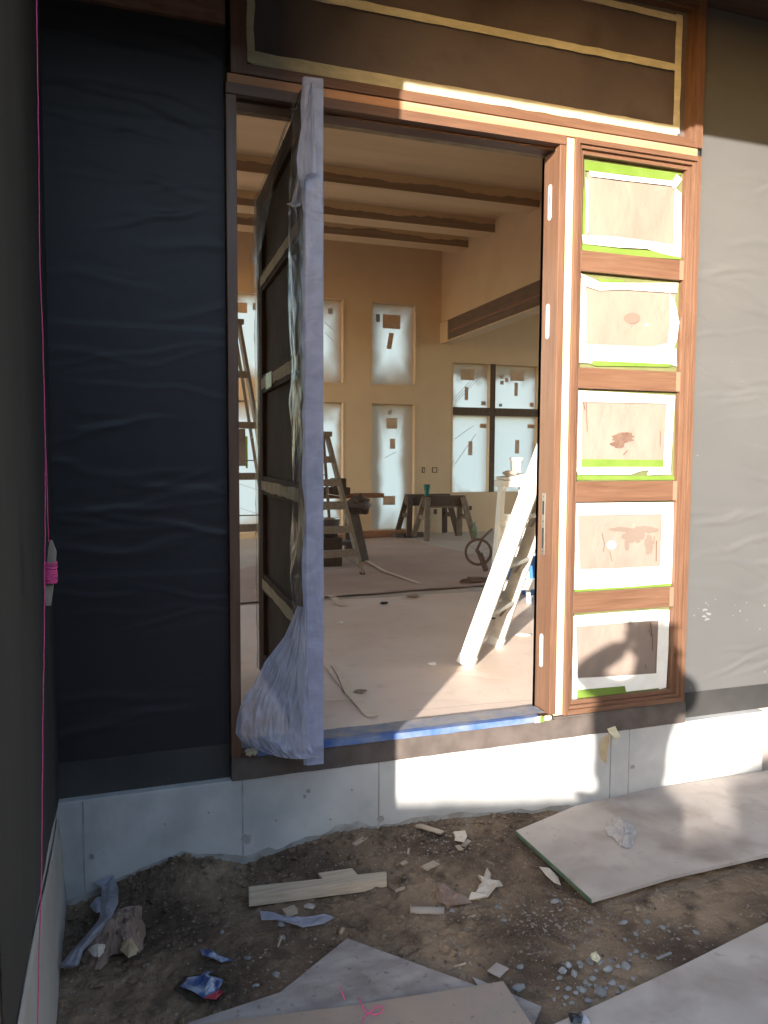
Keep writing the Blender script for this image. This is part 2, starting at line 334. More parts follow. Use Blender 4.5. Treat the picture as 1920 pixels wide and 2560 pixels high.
# foundation
fo = thing('foundation_wall', 'pale grey concrete foundation wall with form lines, under the black membrane and doorway', 'foundation', (1.5, 0, GZ))
MB().box((-.6, .0, -1.0), (3.05, .5, -.088)).build('concrete_face', M['concrete'], fo, bevel=.004)
for x in (-.085, .49, 1.045, 2.162, 2.262):
    MB().box((x-.0022, -.0022, -.7), (x+.0022, .01, -.092)).build('form_seam', M['dirty_concrete'], fo)
for x, z, r in ((-.06, -.30, .013), (.505, -.325, .022), (1.055, -.33, .017), (1.66, -.30, .010), (2.28, -.27, .012), (.93, -.19, .004), (.75, -.17, .009), (.735, -.19, .007), (.62, -.27, .004), (.2, -.22, .004), (.36, -.2, .004), (.84, -.3, .005)):
    mb = MB(); n = 14
    pts = [(x+r*random.uniform(.6, 1.15)*math.cos(k*6.283/n), -.003, z+r*random.uniform(.6, 1.1)*math.sin(k*6.283/n)) for k in range(n)]
    mb.prism(pts, (0, .006, 0)); mb.build('tie_hole', M['dirty_concrete'], fo)
mb = MB()   # soil splash line on the concrete, above the ground
top = [(x, gz(x, -.002)+.018+.022*fbm((x*6, 0, 1), 4)+(.014 if .4 < x < .6 else 0)) for x in np.arange(-.16, 3.05, .03)]
for (a, za), (b, zb) in zip(top[:-1], top[1:]): mb.add([(a, -.0025, -.6), (b, -.0025, -.6), (b, -.0025, zb), (a, -.0025, za)], [(0, 1, 2, 3)])
mb.build('soil_stain', M['dirty_concrete'], fo)
fr = thing('foundation_return', 'beige concrete return past the right end of the foundation wall', 'foundation', (3.2, .05, GZ))
MB().box((3.055, .06, -1.0), (4.6, .5, -.088)).build('concrete_face', M['board_pale'], fr)

# front membrane wall, left and right of the frames
def membrane_sheet(x0, x1, z0, z1, y, seed, amp=.006, step=.010, nf=40, hseg=None):
    mb = MB(); nu, nv = max(4, int((x1-x0)/step)), max(4, int((z1-z0)/step))
    rs = np.random.RandomState(int(seed*10)); X, Z = np.meshgrid(np.linspace(x0, x1, nu+1), np.linspace(z0, z1, nv+1))
    D = .3*amp*(np.sin(X*3.1+seed)*np.sin(Z*2.3+seed)+.5*np.sin(X*5.7+Z*3.3+seed))
    for k in range(nf):
        cx, cz = rs.uniform(x0, min(x1, x0+1.2)), rs.uniform(z0, z1); sl = rs.normal(0, .16); cv = rs.normal(0, .25); L_ = rs.uniform(.10, .45); w_ = rs.uniform(.006, .016); h_ = amp*rs.uniform(.25, 1.0)
        t = X-cx; dz = Z-(cz+sl*t+cv*t*t+.006*np.sin(t*23+k)); D += h_*np.exp(-(t/L_)**4)*(np.exp(-(dz/w_)**2)-.35*np.exp(-((dz-2.2*w_)/(2*w_))**2))
    for zl_ in (.72, 1.62, 2.35):  # lapped seams between courses
        D += .0016*(Z < zl_+.004*np.sin(X*7))
    vs = [(float(a), float(y-amp*.3-b), float(c)) for a, b, c in zip(X.ravel(), D.ravel(), Z.ravel())]
    return mb.add(vs, [(j*(nu+1)+i, j*(nu+1)+i+1, (j+1)*(nu+1)+i+1, (j+1)*(nu+1)+i) for j in range(nv) for i in range(nu)])
lw = thing('membrane_wall', 'black membrane covered wall on the left of the doorway', 'wall', (.14, .05, -.09))
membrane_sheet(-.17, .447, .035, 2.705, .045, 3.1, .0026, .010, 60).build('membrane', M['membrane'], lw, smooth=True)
MB().box((-.17, .037, -.087), (.447, .048, .045)).build('base_flashing', M['band'], lw)
MB().box((-.17, .022, 2.707), (.452, .048, 3.19)).build('sheathing_board', M['osb'], lw)
MB().box((-.6, .05, -.087), (.449, .2, 3.19)).build('wall_core', M['stucco'], lw)
rw = thing('membrane_wall', 'sunlit black membrane covered wall on the right of the sidelight', 'wall', (3.2, .05, -.09))
membrane_sheet(2.563, 5.2, .03, 3.178, .052, 9.4, .007, .011, 75).build('membrane', M['membrane_lit'], rw, smooth=True)
MB().box((2.57, .043, -.087), (5.2, .056, .035)).build('base_flashing', M['band'], rw)
MB().box((2.57, .058, -.087), (5.2, .2, 3.178)).build('wall_core', M['stucco'], rw)
mb = MB()
for k in range(24):
    x = random.uniform(2.63, 3.15); z = random.choice([random.uniform(.05, .5), random.uniform(.2, 2.6), random.gauss(.42, .03), random.gauss(1.62, .05)]); r = random.uniform(.0008, .004)
    n = 7; mb.prism([(x+r*random.uniform(.5, 1.2)*math.cos(i*6.283/n), .040, z+r*random.uniform(.5, 2)*math.sin(i*6.283/n)) for i in range(n)], (0, .004, 0))
for x, z in ((2.70, .40), (2.715, .385), (2.70, .43), (2.725, .41)):
    r = .012; n = 11; mb.prism([(x+r*1.5*random.uniform(.3, 1.2)*math.cos(i*6.283/n), .039, z+r*.7*random.uniform(.3, 1.2)*math.sin(i*6.283/n)) for i in range(n)], (0, .004, 0))
mb.build('plaster_splash', mat('pale splash marks', (.19, .185, .18), .8), rw)

# left return wall
sw = thing('side_wall', 'very dark membrane wall running towards the camera at the left edge', 'wall', (-.17, -.8, GZ))
mb = MB()
def fn(u, v):
    y = -1.66+1.72*u; z0 = float(np.interp(y, [-1.66, -1.17, -.9, -.3, .05], [.14, .085, .06, -.02, -.088])); z = z0+(3.2-z0)*v
    return (-.162+.004*fbm((y*3, z*1.2, 8), 3) - .003, y, z)
mb.grid(60, 90, fn).build('membrane', M['membrane_side'], sw, smooth=True)
MB().box((-4, -1.655, .32), (-.175, .04, 3.19)).build('wall_core', M['stucco'], sw)
MB().box((-4, -1.64, -1), (-.1715, -.001, .319)).build('concrete_base', M['concrete'], sw)

# pale sheet leaning at the foot of the side wall
lb = thing('leaning_sheet', 'long pale curved edge sheet leaning at the foot of the dark side wall', 'board', (-.15, -.8, GZ))
ty = [-1.75, -1.456, -1.17, -.9, -.72, -.31, -.09, -.03]; tz = [.13, .11, .063, .025, -.011, -.09, -.11, -.13]
mb = MB()
def fn(u, v):
    y = -1.75+1.72*u; z1 = float(np.interp(y, ty, tz)); z0 = GZ-.05
    z = z0+(z1-z0)*v
    return (-.1660+.020*(1-v)+.0015*math.sin(y*7)*(v), y, z)
mb.grid(50, 10, fn).build('sheet', mat('pale sheet', (.33, .30, .28), .85, (.42, .39, .36), 3, bump=.2, bdist=.004), lb, smooth=True, solid=.002)

# porch roof
pr = thing('porch_roof', 'dark underside of the porch roof above the transom', 'roof', (2, -.8, 3.2))
MB().box((-1.2, -1.66, 3.182), (6, .2, 3.32)).build('soffit', M['siding'], pr)
MB().box((-1.2, -1.70, 3.075), (6, -1.665, 3.36)).build('fascia', M['siding'], pr)

# ------------------------------------------------------------------ door frame, sidelight, transom
df = thing('door_frame', 'reddish brown wooden frame round the open doorway', 'door frame', (1.16, 0, 0))
MB().box((.449, 0, -.001), (.487, .14, 2.458)).build('jamb', M['wood_z'], df, bevel=.0015)
rj = MB().box((1.836, .0, .022), (1.867, .042, 2.458)).box((1.845, .0425, .022), (1.867, .14, 2.458)).build('jamb', M['wood_z'], df, bevel=.0015)
MB().box((.449, .0, 2.4605), (1.867, .14, 2.499)).box((.487, .045, 2.452), (1.836, .052, 2.4600)).build('head', M['wood_x'], df, bevel=.0015)
def oval_plate(yc, zc, hh, ww):
    mb = MB(); n = 8; pts = []
    for s in (1, -1):
        for k in range(n+1):
            a = math.pi*k/n; pts.append((1.8445, yc+s*ww*math.cos(a), zc+s*(hh-ww)+s*ww*math.sin(a)))
    p = mb.prism(pts, (-.0025, 0, 0)).build('strike_plate', M['white'], df)
    MB().box((1.8418, yc-ww*.28, zc-hh*.45), (1.8412, yc+ww*.28, zc+hh*.45)).build('latch_slot', M['dark'], p)
for zc, hh in ((2.247, .075), (1.742, .075), (.29, .075)): oval_plate(.088, zc, hh, .0115)
p = MB().box((1.8445, .078, .72), (1.842, .104, .995)).build('strike_plate', M['steel'], df, bevel=.001)
for z0, z1 in ((.90, .96), (.75, .84)): MB().box((1.8418, .084, z0), (1.8412, .098, z1)).build('latch_slot', M['dark'], p)
mb = MB()
for z in (.735, .87, .98): mb.tube([(1.8418, .091, z), (1.8410, .091, z)], .003, 8)
mb.build('screw_head', M['dark'], p)
# threshold
th = thing('threshold', 'door sill covered with dusty blue tape at the foot of the open doorway', 'threshold', (1.16, 0, 0))
MB().box((.4875, -.012, .001), (1.8355, .13, .022)).build('sill', M['wood_dark'], th)
mb = MB()
def fn(u, v):
    x = .545+1.24*u; y = -.0135+.0012*fbm((x*20, v*3, 0), 3); z = .0015+.024*v - .004*max(0, fbm((x*5, 0, 7), 3))*(1-v)
    return (x, y, z)
mb.grid(120, 3, fn)
def fn(u, v): x = .545+1.24*u; return (x, -.0135+.035*v, .0255+.0006*fbm((x*20, v*3, 2), 3))
mb.grid(120, 3, fn).build('blue_tape', M['tape_b'], th)
def fn(u, v): x = .488+1.347*u; return (x, .0215+.10*v+.008*fbm((x*7, 1, 2), 3)*(v), .0262+.0012*fbm((x*16, v*5, 2), 3))
MB().grid(120, 5, fn).build('dusty_film', M['dusty_blue'], th)
def crumple(mb, c, rx, ry, rz, n=10, seed=0, rough=.35):
    c = Vector(c)
    vs = []; 
    for j in range(n+1):
        for i in range(2*n):
            th_, ph = math.pi*j/n, math.pi*i/n
            d = Vector((math.sin(th_)*math.cos(ph), math.sin(th_)*math.sin(ph), math.cos(th_)))
            k = 1+rough*fbm(tuple(d*2.2+Vector((seed, 0, 0))), 4) + rough*.4*abs(noise.noise(d*7+Vector((seed, 3, 1))))
            vs.append(c+Vector((d.x*rx, d.y*ry, d.z*rz))*k)
    m_ = 2*n
    fs = [(j*m_+i, j*m_+(i+1) % m_, (j+1)*m_+(i+1) % m_, (j+1)*m_+i) for j in range(n) for i in range(m_)]
    return mb.add(vs, fs)
for x in (.515, .535): mb = MB(); crumple(mb, (x, -.008, .018), .016, .012, .014, 6, x*10); mb.build('tape_scrap', M['tape_y'], th)
for x in (1.79, 1.815, 1.83): mb = MB(); crumple(mb, (x, -.012, .014), .013, .004, .012, 6, x*10); mb.build('tape_scrap', M['tape_y'], th)
MB().box((1.758, -.0165, .0), (1.782, -.014, .026)).build('tape_scrap', M['tape_w'], th)
MB().box((1.783, -.0165, .0), (1.803, -.014, .026)).build('tape_scrap', M['tape_g'], th)
fl = thing('sill_flashing', 'brown self adhered flashing band under the doorway and sidelight', 'flashing', (1.5, 0, -.05))
def fn(u, v): x = .449+2.121*u; return (x, -.0045-.0015*fbm((x*8, v*3, 4), 3), -.089+.0885*v+.002*fbm((x*12, 0, 0), 3)*(1-v))
MB().grid(160, 6, fn).build('flashing', M['flash'], fl, smooth=True)
MB().box((.449, 0.0, -.087), (2.57, .2, -.001)).build('backing', M['flash'], fl)
MB().box((1.868, .0, -.0005), (2.57, .09, .008)).build('shim_strip', M['flash'], fl)

# raw spacers
sp = tag(MB().box((1.8675, .012, .012), (1.911, .09, 2.496)).build('spacer_stud', M['pine_z'], bevel=.001), 'pale raw pine strip between the door frame and the sidelight frame', 'stud')
sp = tag(MB().box((.455, .006, 2.5), (2.545, .15, 2.533)).build('spacer_board', M['cedar'], bevel=.001), 'raw cedar board level between door frame and transom frame', 'board')
tag(MB().box((2.547, .01, 2.5025), (2.561, .05, 2.5285)).build('metal_clip', M['steel']), 'small bare metal clip at the right end of the cedar board', 'clip')

# sidelight
SX0, SX1 = 1.912, 2.565
sl = thing('sidelight_window', 'tall narrow wooden sidelight with five masked panes right of the doorway', 'window', (2.24, 0, .01))
fx = [(SX0, 1.934, 0.0), (1.9343, 1.949, .012), (1.9493, 1.968, .028)]
for i, (a, b, y) in enumerate(fx):
    ins = [0.0, .0222, .0372][i]; wd = b-a
    z0, z1 = .01+ins, 2.50-ins; xa, xb = SX0+ins, SX1-ins
    for q0, q1 in ((xa, xa+wd), (xb-wd, xb)): MB().box((q0, y, z0), (q1, .10, z1)).build('stile', M['wood_z'], sl, bevel=.001)
    for q0, q1 in ((z0, z0+wd), (z1-wd, z1)): MB().box((xa+wd+.0003, y+.0004, q0), (xb-wd-.0003, .10, q1)).build('frame_rail', M['wood_x'], sl, bevel=.001)
PX0, PX1 = 1.9683, 2.5088
for z0, z1 in ((1.957, 2.045), (1.455, 1.545), (.956, 1.047), (.46, .553)):
    MB().box((PX0, .0305, z0), (PX1, .09, z1)).build('rail', M['wood_x'], sl, bevel=.002)
    MB().box((PX1-.022, .0285, z0+.001), (PX1-.0005, .0302, z1-.001)).build('rail_end_reflection', mat('pale rail end reflection', (.26, .15, .10), .6), sl)  # paler strip paints a reflection at the rail end
def flat(name, m, pts, par, Y, th=.0008, ox=0, oy=0, sc=1.0):
    ps = [PY(ox+px/sc, oy+py/sc, Y) for px, py in pts]
    return MB().prism(ps, (0, th, 0)).build(name, M[m] if isinstance(m, str) else m, par)
mats_stain = mat('brown stain', (.12, .065, .045), .8, (.16, .10, .075), 25)
mats_line = mat('dark scribble', (.12, .06, .04), .8)
BL = [0]
panes = [(2.045, 2.455), (1.545, 1.957), (1.047, 1.455), (.553, .956), (.055, .46)]
A2 = dict(ox=1300, oy=250, sc=3.318); A5 = dict(ox=1300, oy=640, sc=2.676); A6 = dict(ox=1300, oy=1200, sc=2.676)
T = [
 (A2, [('paper', [(560,590),(1300,690),(1290,1270),(545,1170)])],
  [('tape_g', [(535,498),(900,548),(1345,610),(1262,672),(900,625),(540,585)]), ('tape_g', [(525,730),(548,730),(545,1130),(515,1130)]), ('tape_g', [(515,1195),(900,1240),(1300,1262),(1355,1325),(900,1290),(505,1245)])],
  [('tape_w', [(575,588),(900,630),(1265,672),(1268,712),(880,668),(590,632)]), ('tape_w', [(1300,615),(1345,660),(1300,720),(1270,735),(1252,690)]), ('tape_w', [(1288,730),(1340,775),(1338,1100),(1335,1300),(1272,1290),(1276,1000)]),
   ('tape_w', [(515,1118),(800,1135),(1100,1175),(1280,1205),(1332,1305),(1180,1275),(1050,1232),(820,1222),(525,1190)]), ('tape_w', [(546,640),(572,700),(565,900),(565,1100),(540,1112),(550,850)])]),
 (A5, [('paper', [(425,195),(1045,240),(1005,620),(425,600)])],
  [('tape_g', [(520,150),(700,160),(690,182),(540,182)]), ('tape_g', [(440,700),(1040,715),(1000,742),(500,735)])],
  [('tape_w', [(405,115),(540,178),(800,182),(1057,180),(1050,247),(860,235),(700,224),(530,230),(440,200)]), ('tape_w', [(402,125),(432,205),(445,260),(440,600),(392,610)]), ('tape_w', [(1000,250),(1035,300),(1065,440),(1050,560),(1030,610),(985,600),(1002,480)]),
   ('tape_w', [(393,588),(640,600),(880,610),(980,585),(1047,625),(1050,738),(1000,722),(700,708),(485,700),(480,717),(388,712)])]),
 (A5, [('paper', [(405,970),(985,985),(968,1370),(405,1362)])],
  [('tape_g', [(412,1358),(962,1365),(960,1412),(410,1410)]), ('tape_g', [(380,1465),(700,1470),(1030,1472),(1035,1498),(375,1498)])],
  [('tape_w', [(388,900),(700,915),(1037,935),(1030,987),(700,980),(408,975)]), ('tape_w', [(388,905),(414,972),(412,1420),(398,1460),(376,1440)]), ('tape_w', [(982,985),(1037,940),(1020,1200),(1005,1462),(958,1450)]),
   ('tape_w', [(380,1413),(640,1412),(960,1413),(1015,1458),(960,1460),(850,1466),(865,1430),(800,1440),(740,1462),(390,1462)])]),
 (A6, [('paper', [(380,228),(955,222),(940,585),(396,602)])],
  [('tape_g', [(358,735),(700,718),(1012,690),(1012,715),(358,752)])],
  [('tape_w', [(370,155),(700,152),(1027,150),(1022,225),(700,232),(383,236)]), ('tape_w', [(370,160),(386,235),(395,420),(402,602),(358,728)]), ('tape_w', [(952,222),(1027,153),(1024,420),(1018,692),(930,690),(938,585)]),
   ('tape_w', [(360,600),(640,592),(937,578),(1020,600),(1012,690),(700,716),(360,733)])]),
 (A6, [('paper', [(370,970),(930,935),(918,1300),(382,1332)])],
  [('tape_g', [(376,1400),(705,1378),(705,1420),(980,1375),(975,1402),(378,1462)])],
  [('tape_w', [(353,910),(600,890),(890,868),(1002,870),(1000,936),(900,940),(600,962),(370,982)]), ('tape_w', [(353,912),(374,980),(388,1330),(380,1465),(348,1465)]), ('tape_w', [(926,938),(1000,880),(992,1150),(978,1388),(930,1402),(912,1300)]),
   ('tape_w', [(383,1325),(640,1312),(915,1293),(982,1330),(970,1387),(710,1417),(702,1378),(380,1405)])]),
]
for i, ((z0, z1), (A, pp, gg, ww)) in enumerate(zip(panes, T)):
    pn = MB().box((PX0, .058, z0), (PX1, .064, z1)).build('pane', M['tape_olive'], sl)
    for m, q in pp:
        ps = [PY(A['ox']+px/A['sc'], A['oy']+py/A['sc'], .0555) for px, py in q]
        def fn(u, v, ps=ps, i=i):
            a = ps[0].lerp(ps[1], u); b = ps[3].lerp(ps[2], u); p = a.lerp(b, v)
            e = min(u, 1-u, v, 1-v)*6; e = min(1, e)
            d_ = .0022*e*(.9+1.3*fbm((p.x*6+i*3, p.z*5, i), 4)+.9*math.sin((p.x*(.9-.5*(i % 2))+p.z*(.6 if i % 3 else -.5))*22+i*2+3*fbm((p.x*3, p.z*3, i), 2))*abs(fbm((p.x*3, p.z*3, i+7), 2))*2)
            return (p.x, p.y+.0015-max(0, min(.0048, d_)), p.z)
        MB().grid(36, 30, fn).build('masking_paper', M['paper'], pn, smooth=True)
    for k, (m, q) in enumerate(gg): flat('green_tape', m, q, pn, .0498-.0003*k, .0003, **A)
    for k, (m, q) in enumerate(ww): flat('white_tape', m, q, pn, .0478-.0003*k, .0003, **A)
    def blob(cx, cy, rx, ry, m=mats_stain, n=16, j=.35):
        random.seed(int(cx+cy)); BL[0] += 1
        flat('stain', m, [(cx+rx*random.uniform(1-j, 1+j*.4)*math.cos(t*6.283/n), cy+ry*random.uniform(1-j, 1+j*.4)*math.sin(t*6.283/n)) for t in range(n)], pn, .0516-.00012*(BL[0] % 6), .0001, **A)
    def dash(a, b, w_=4):
        dx, dy = b[0]-a[0], b[1]-a[1]; l = math.hypot(dx, dy); nx_, ny_ = -dy/l*w_/2, dx/l*w_/2
        flat('drip_line', mats_line, [(a[0]+nx_, a[1]+ny_), (b[0]+nx_, b[1]+ny_), (b[0]-nx_, b[1]-ny_), (a[0]-nx_, a[1]-ny_)], pn, .0505, .0001, **A)
    soft = mat('soft brown smear', (.188, .140, .114), .8, (.175, .128, .102), 9)
    if i == 1: blob(750, 415, 55, 38, soft, 24, .08); blob(847, 462, 14, 12, M['tape_w'], 6)
    if i == 2:
        blob(690, 1220, 78, 38); blob(655, 1260, 50, 26); blob(725, 1195, 30, 22); dash((425, 978), (435, 1030), 6); dash((442, 978), (450, 1175), 4); dash((940, 1170), (938, 1270), 4); dash((690, 1330), (722, 1300), 4)
    if i == 3:
        blob(612, 432, 34, 30, M['tape_w'], 8, .15); dash((585, 445), (620, 412), 6); dash((548, 355), (566, 430), 5); dash((566, 430), (556, 480), 4); dash((600, 475), (616, 545), 4); dash((913, 405), (911, 545), 6); dash((898, 375), (896, 430), 4)
        blob(690, 330, 100, 16, soft, 26, .3); blob(840, 332, 85, 26, soft, 26, .3); blob(760, 375, 80, 48, soft, 26, .3); blob(862, 430, 30, 80, soft, 26, .3); blob(715, 430, 18, 45, soft, 20, .3)
    if i == 4: dash((872, 950), (885, 1050), 6); dash((885, 1050), (888, 1145), 5); dash((862, 1000), (880, 1045), 4); dash((838, 1230), (845, 1265), 4)
random.seed(11)

# transom
tr = thing('transom_window', 'wide transom window masked with dark brown paper above the doorway', 'window', (1.5, 0, 2.54))
for i, (ins, wd, y) in enumerate(((0.0, .042, -.002), (.0425, .018, .014))):
    z0, z1 = 2.535+ins*.75, 3.175-ins*.75; xa, xb = .4675+ins, 2.565-ins
    for q0, q1 in ((xa, xa+wd), (xb-wd, xb)): MB().box((q0, y, z0), (q1, .10, z1)).build('stile', M['wood_z'], tr, bevel=.001)
    for q0, q1 in ((z0, z0+wd*.75), (z1-wd*.75, z1)): MB().box((xa+wd+.0003, y+.0004, q0), (xb-wd-.0003, .10, q1)).build('frame_rail', M['wood_x'], tr, bevel=.001)
def fn(u, v):
    x = .528+1.978*u; z = 2.580+.552*v; return (x, .050-.004*fbm((x*3, z*4, 0), 4)-.003*math.sin(x*9+z*7), z)
pp = MB().grid(120, 40, fn).build('masking_paper', M['brown_paper'], tr, smooth=True)
def strip(p, q, w_, Y, m, name='tape', par=None, seed=0, wob=.004):
    p = Vector((p[0], Y, p[1])); q = Vector((q[0], Y, q[1])); d = (q-p); L_ = d.length; d.normalize(); n = Vector((-d.z, 0, d.x)); k = max(3, int(L_/.04)); mb = MB()
    a = []; b = []
    for i in range(k+1):
        c = p+d*L_*i/k; a.append(c+n*(w_/2+wob*fbm((i*.5, seed, 0), 3))); b.append(c-n*(w_/2+wob*fbm((i*.5, seed, 5), 3)))
    mb.add(a+b, [(i, i+1, k+2+i, k+1+i) for i in range(k)])
    return mb.build(name, M[m], par or tr)
strip((.535, 2.618), (2.46, 2.612), .042, .0405, 'tape_y', 'tape', pp, 1)
strip((.55, 2.590), (1.55, 2.592), .010, .0400, 'tape_y', 'tape', pp, 12, .003)
strip((.548, 2.60), (.545, 3.12), .028, .0398, 'tape_y', 'tape', pp, 2, .007)
strip((2.452, 2.60), (2.452, 3.11), .034, .0392, 'tape_y', 'tape', pp, 3)
strip((.55, 2.875), (2.44, 2.882), .032, .0386, 'tape_y', 'tape', pp, 4)
strip((.55, 3.098), (2.45, 3.090), .028, .0380, 'tape_y', 'tape', pp, 5)
# glazing edge beyond the tape
MB().box((.528, .062, 2.575), (2.508, .066, 3.14)).build('glass', M['wood_dark'], tr)

# ------------------------------------------------------------------ open pivot door
DA = math.atan2(.068, 1.33)
dn = Vector((math.sin(DA), math.cos(DA), 0)); dp = Vector((math.cos(DA), -math.sin(DA), 0))
D0 = Vector((.700, -.195, .028)); DL, DT, DH = 1.33, .052, 2.415
door = thing('pivot_door', 'open wooden pivot door edge on, five brown masked panels, wrapped in plastic', 'door', D0)
def dpt(s, t, z): return D0 + dn*s + dp*t + Vector((0, 0, z))
def dbox(name, s0, s1, t0, t1, z0, z1, m, par=door, bevel=0):
    return MB().prism([dpt(s0, t0, z0), dpt(s1, t0, z0), dpt(s1, t1, z0), dpt(s0, t1, z0)], (0, 0, z1-z0)).build(name, m, par, bevel=bevel)
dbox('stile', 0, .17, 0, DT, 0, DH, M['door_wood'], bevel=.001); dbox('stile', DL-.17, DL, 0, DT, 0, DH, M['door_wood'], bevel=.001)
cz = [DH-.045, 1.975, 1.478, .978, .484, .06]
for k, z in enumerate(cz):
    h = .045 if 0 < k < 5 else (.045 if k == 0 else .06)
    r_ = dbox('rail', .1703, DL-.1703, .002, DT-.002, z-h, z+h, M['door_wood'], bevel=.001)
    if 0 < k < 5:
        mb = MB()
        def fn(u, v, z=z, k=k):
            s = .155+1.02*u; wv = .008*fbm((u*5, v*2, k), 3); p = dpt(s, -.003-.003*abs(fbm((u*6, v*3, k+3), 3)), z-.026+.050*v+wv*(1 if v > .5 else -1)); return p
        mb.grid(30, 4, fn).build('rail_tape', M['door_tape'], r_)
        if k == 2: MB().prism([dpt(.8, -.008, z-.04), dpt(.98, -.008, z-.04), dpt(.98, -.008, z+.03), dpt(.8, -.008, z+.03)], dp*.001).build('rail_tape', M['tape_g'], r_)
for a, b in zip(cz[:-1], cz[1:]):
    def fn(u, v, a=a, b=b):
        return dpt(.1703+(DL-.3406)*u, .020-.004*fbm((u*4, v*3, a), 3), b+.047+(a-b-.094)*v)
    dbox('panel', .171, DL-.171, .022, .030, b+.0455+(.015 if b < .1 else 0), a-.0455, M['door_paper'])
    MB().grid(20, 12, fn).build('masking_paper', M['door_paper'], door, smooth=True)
# film tightly over the near edge
edge_tab = [(205, 765), (263, 738), (405, 736), (573, 732), (658, 722), (763, 723), (850, 728), (907, 735), (997, 733), (1142, 737), (1214, 748), (1269, 739), (1359, 728), (1440, 729), (1514, 740), (1600, 742), (1893, 745)]
ezs, ess = [], []
for y, x in reversed(edge_tab):
    p = PX(x, y, .706); ezs.append(p.z); ess.append(max(.02, (p.y-D0.y)))
def fn(u, v):
    z = -.012+2.452*v; zz = z+.028
    sw_ = .012
    w1 = .0016*fbm((u*4, z*9, 1), 4)
    # path: right side -> near edge -> left side up to the wavy hem
    L1, L2 = .05, DT+.012
    tot = L1+L2+sw_; s = u*tot
    if s < L1: q = dpt(L1-s-.006, DT+.006+w1, z)
    elif s < L1+L2: q = dpt(-.006-.0014*fbm((u*6, z*22, 4), 3), DT+.006-(s-L1), z)
    else:
        r_ = (s-L1-L2); q = dpt(r_-.006, -.006-.010*(r_/max(sw_, .01))*(1+fbm((u*3, z*5, 2), 3)), z)
    return q
MB().grid(40, 300, fn).build('wrapping_film', M['film_edge'], door, smooth=True)
# looser film on the left face up to its wavy hem
def fn(u, v):
    z = .25+2.16*v; zz = z+.028; sw_ = float(np.interp(zz, ezs, ess))
    return dpt(.006+(sw_-.006)*u, -.007-.016*math.sin(u*3)*(1+1.4*fbm((u*2, z*4, 2), 3))-.004*u, z)
MB().grid(24, 260, fn).build('loose_film', M['film_side'], door, smooth=True)
def hem(v):
    z = .25+2.16*v; sw_ = float(np.interp(z+.028, ezs, ess)); return dpt(sw_, -.012-.016*math.sin(3), z)
MB().tube([hem(k/120) for k in range(121)], .0016, 5).build('film_hem', M['film_side'], door, smooth=True)
# film on the far stile
def fn(u, v):
    z = .02+2.40*v; return dpt(DL-.12+.14*u+.018*fbm((z*2.5, 3, 0), 3)*(1-u), -.006-.02*math.sin(u*3)*(.6+.5*fbm((u, z*5, 6), 3)), z)
MB().grid(12, 160, fn).build('loose_film', M['film'], door, smooth=True)
# film hem across the top of the left face
def fn(u, v):
    s = DL*u; drop = .05+.30*max(0, math.sin((u-.25)*2.6))**1.5*(1 if u > .25 else 0)
    return dpt(s, -.008-.02*v*(1+fbm((u*5, v*2, 9), 3)), DH+.008-drop*v)
MB().grid(60, 8, fn).build('loose_film', M['film'], door, smooth=True)
# gathered bag of film at the near bottom corner
Lf = [(744, 1514), (712, 1590), (685, 1625), (661, 1656), (631, 1716), (612, 1742), (600, 1767), (592, 1800), (589, 1833), (603, 1853), (626, 1868)]
Rt = [(765, 1520), (768, 1590), (769, 1640), (770, 1680), (771, 1730), (771, 1760), (772, 1800), (774, 1840), (778, 1868), (785, 1885), (800, 1894)]
def fn(u, v):
    k = v*(len(Lf)-1); i = min(int(k), len(Lf)-2); f = k-i
    l = (Lf[i][0]*(1-f)+Lf[i+1][0]*f, Lf[i][1]*(1-f)+Lf[i+1][1]*f); r = (Rt[i][0]*(1-f)+Rt[i+1][0]*f, Rt[i][1]*(1-f)+Rt[i+1][1]*f)
    x, y = l[0]*(1-u)+r[0]*u, l[1]*(1-u)+r[1]*u
    if v > .85: y += 14*math.sin(u*3.1416)*(v-.85)/.15
    ang = math.atan2(x-745, max(1, y-1480))
    fold = .012*v*math.sin(ang*19+5*fbm((u*2, v*2, 0), 3))+.010*fbm((u*9, v*5, 3), 4)+.005*fbm((u*30, v*9, 3), 3)
    Y = -.215+.05*(1-u)-.05*math.sin(u*3.1416)*v + fold*min(1, u*5+.3)
    return PY(x, y, min(-.03, Y))
MB().grid(80, 90, fn).build('gathered_film', M['film_bag'], door, smooth=True)
# front flap hanging from the top
O4 = lambda a, b: (580+a/3.161, 200+b/3.161)
Lf = [O4(620, 22), O4(590, 180), O4(560, 300), O4(530, 480), O4(510, 620), O4(520, 740), O4(540, 830), O4(558, 870)]
Rt = [O4(632, 20), O4(640, 200), O4(648, 360), O4(660, 520), O4(668, 650), O4(668, 740), O4(600, 735), O4(562, 872)]
def ruled(Lf, Rt, Yf, nu, nv):
    def fn(u, v):
        k = v*(len(Lf)-1); i = min(int(k), len(Lf)-2); f = k-i
        l = (Lf[i][0]*(1-f)+Lf[i+1][0]*f, Lf[i][1]*(1-f)+Lf[i+1][1]*f); r = (Rt[i][0]*(1-f)+Rt[i+1][0]*f, Rt[i][1]*(1-f)+Rt[i+1][1]*f)
        return PY(l[0]*(1-u)+r[0]*u, l[1]*(1-u)+r[1]*u, Yf(u, v))
    return MB().grid(nu, nv, fn)
ruled(Lf, Rt, lambda u, v: -.222-.018*math.sin(u*3.14)*v-.006*math.sin(u*12+v*3)-.005*fbm((u*5, v*4, 1), 3), 20, 50).build('film_flap', M['film_bag'], door, smooth=True)
Lf = [O4(515, 720), O4(495, 850), O4(470, 965), O4(430, 980), O4(470, 998)]
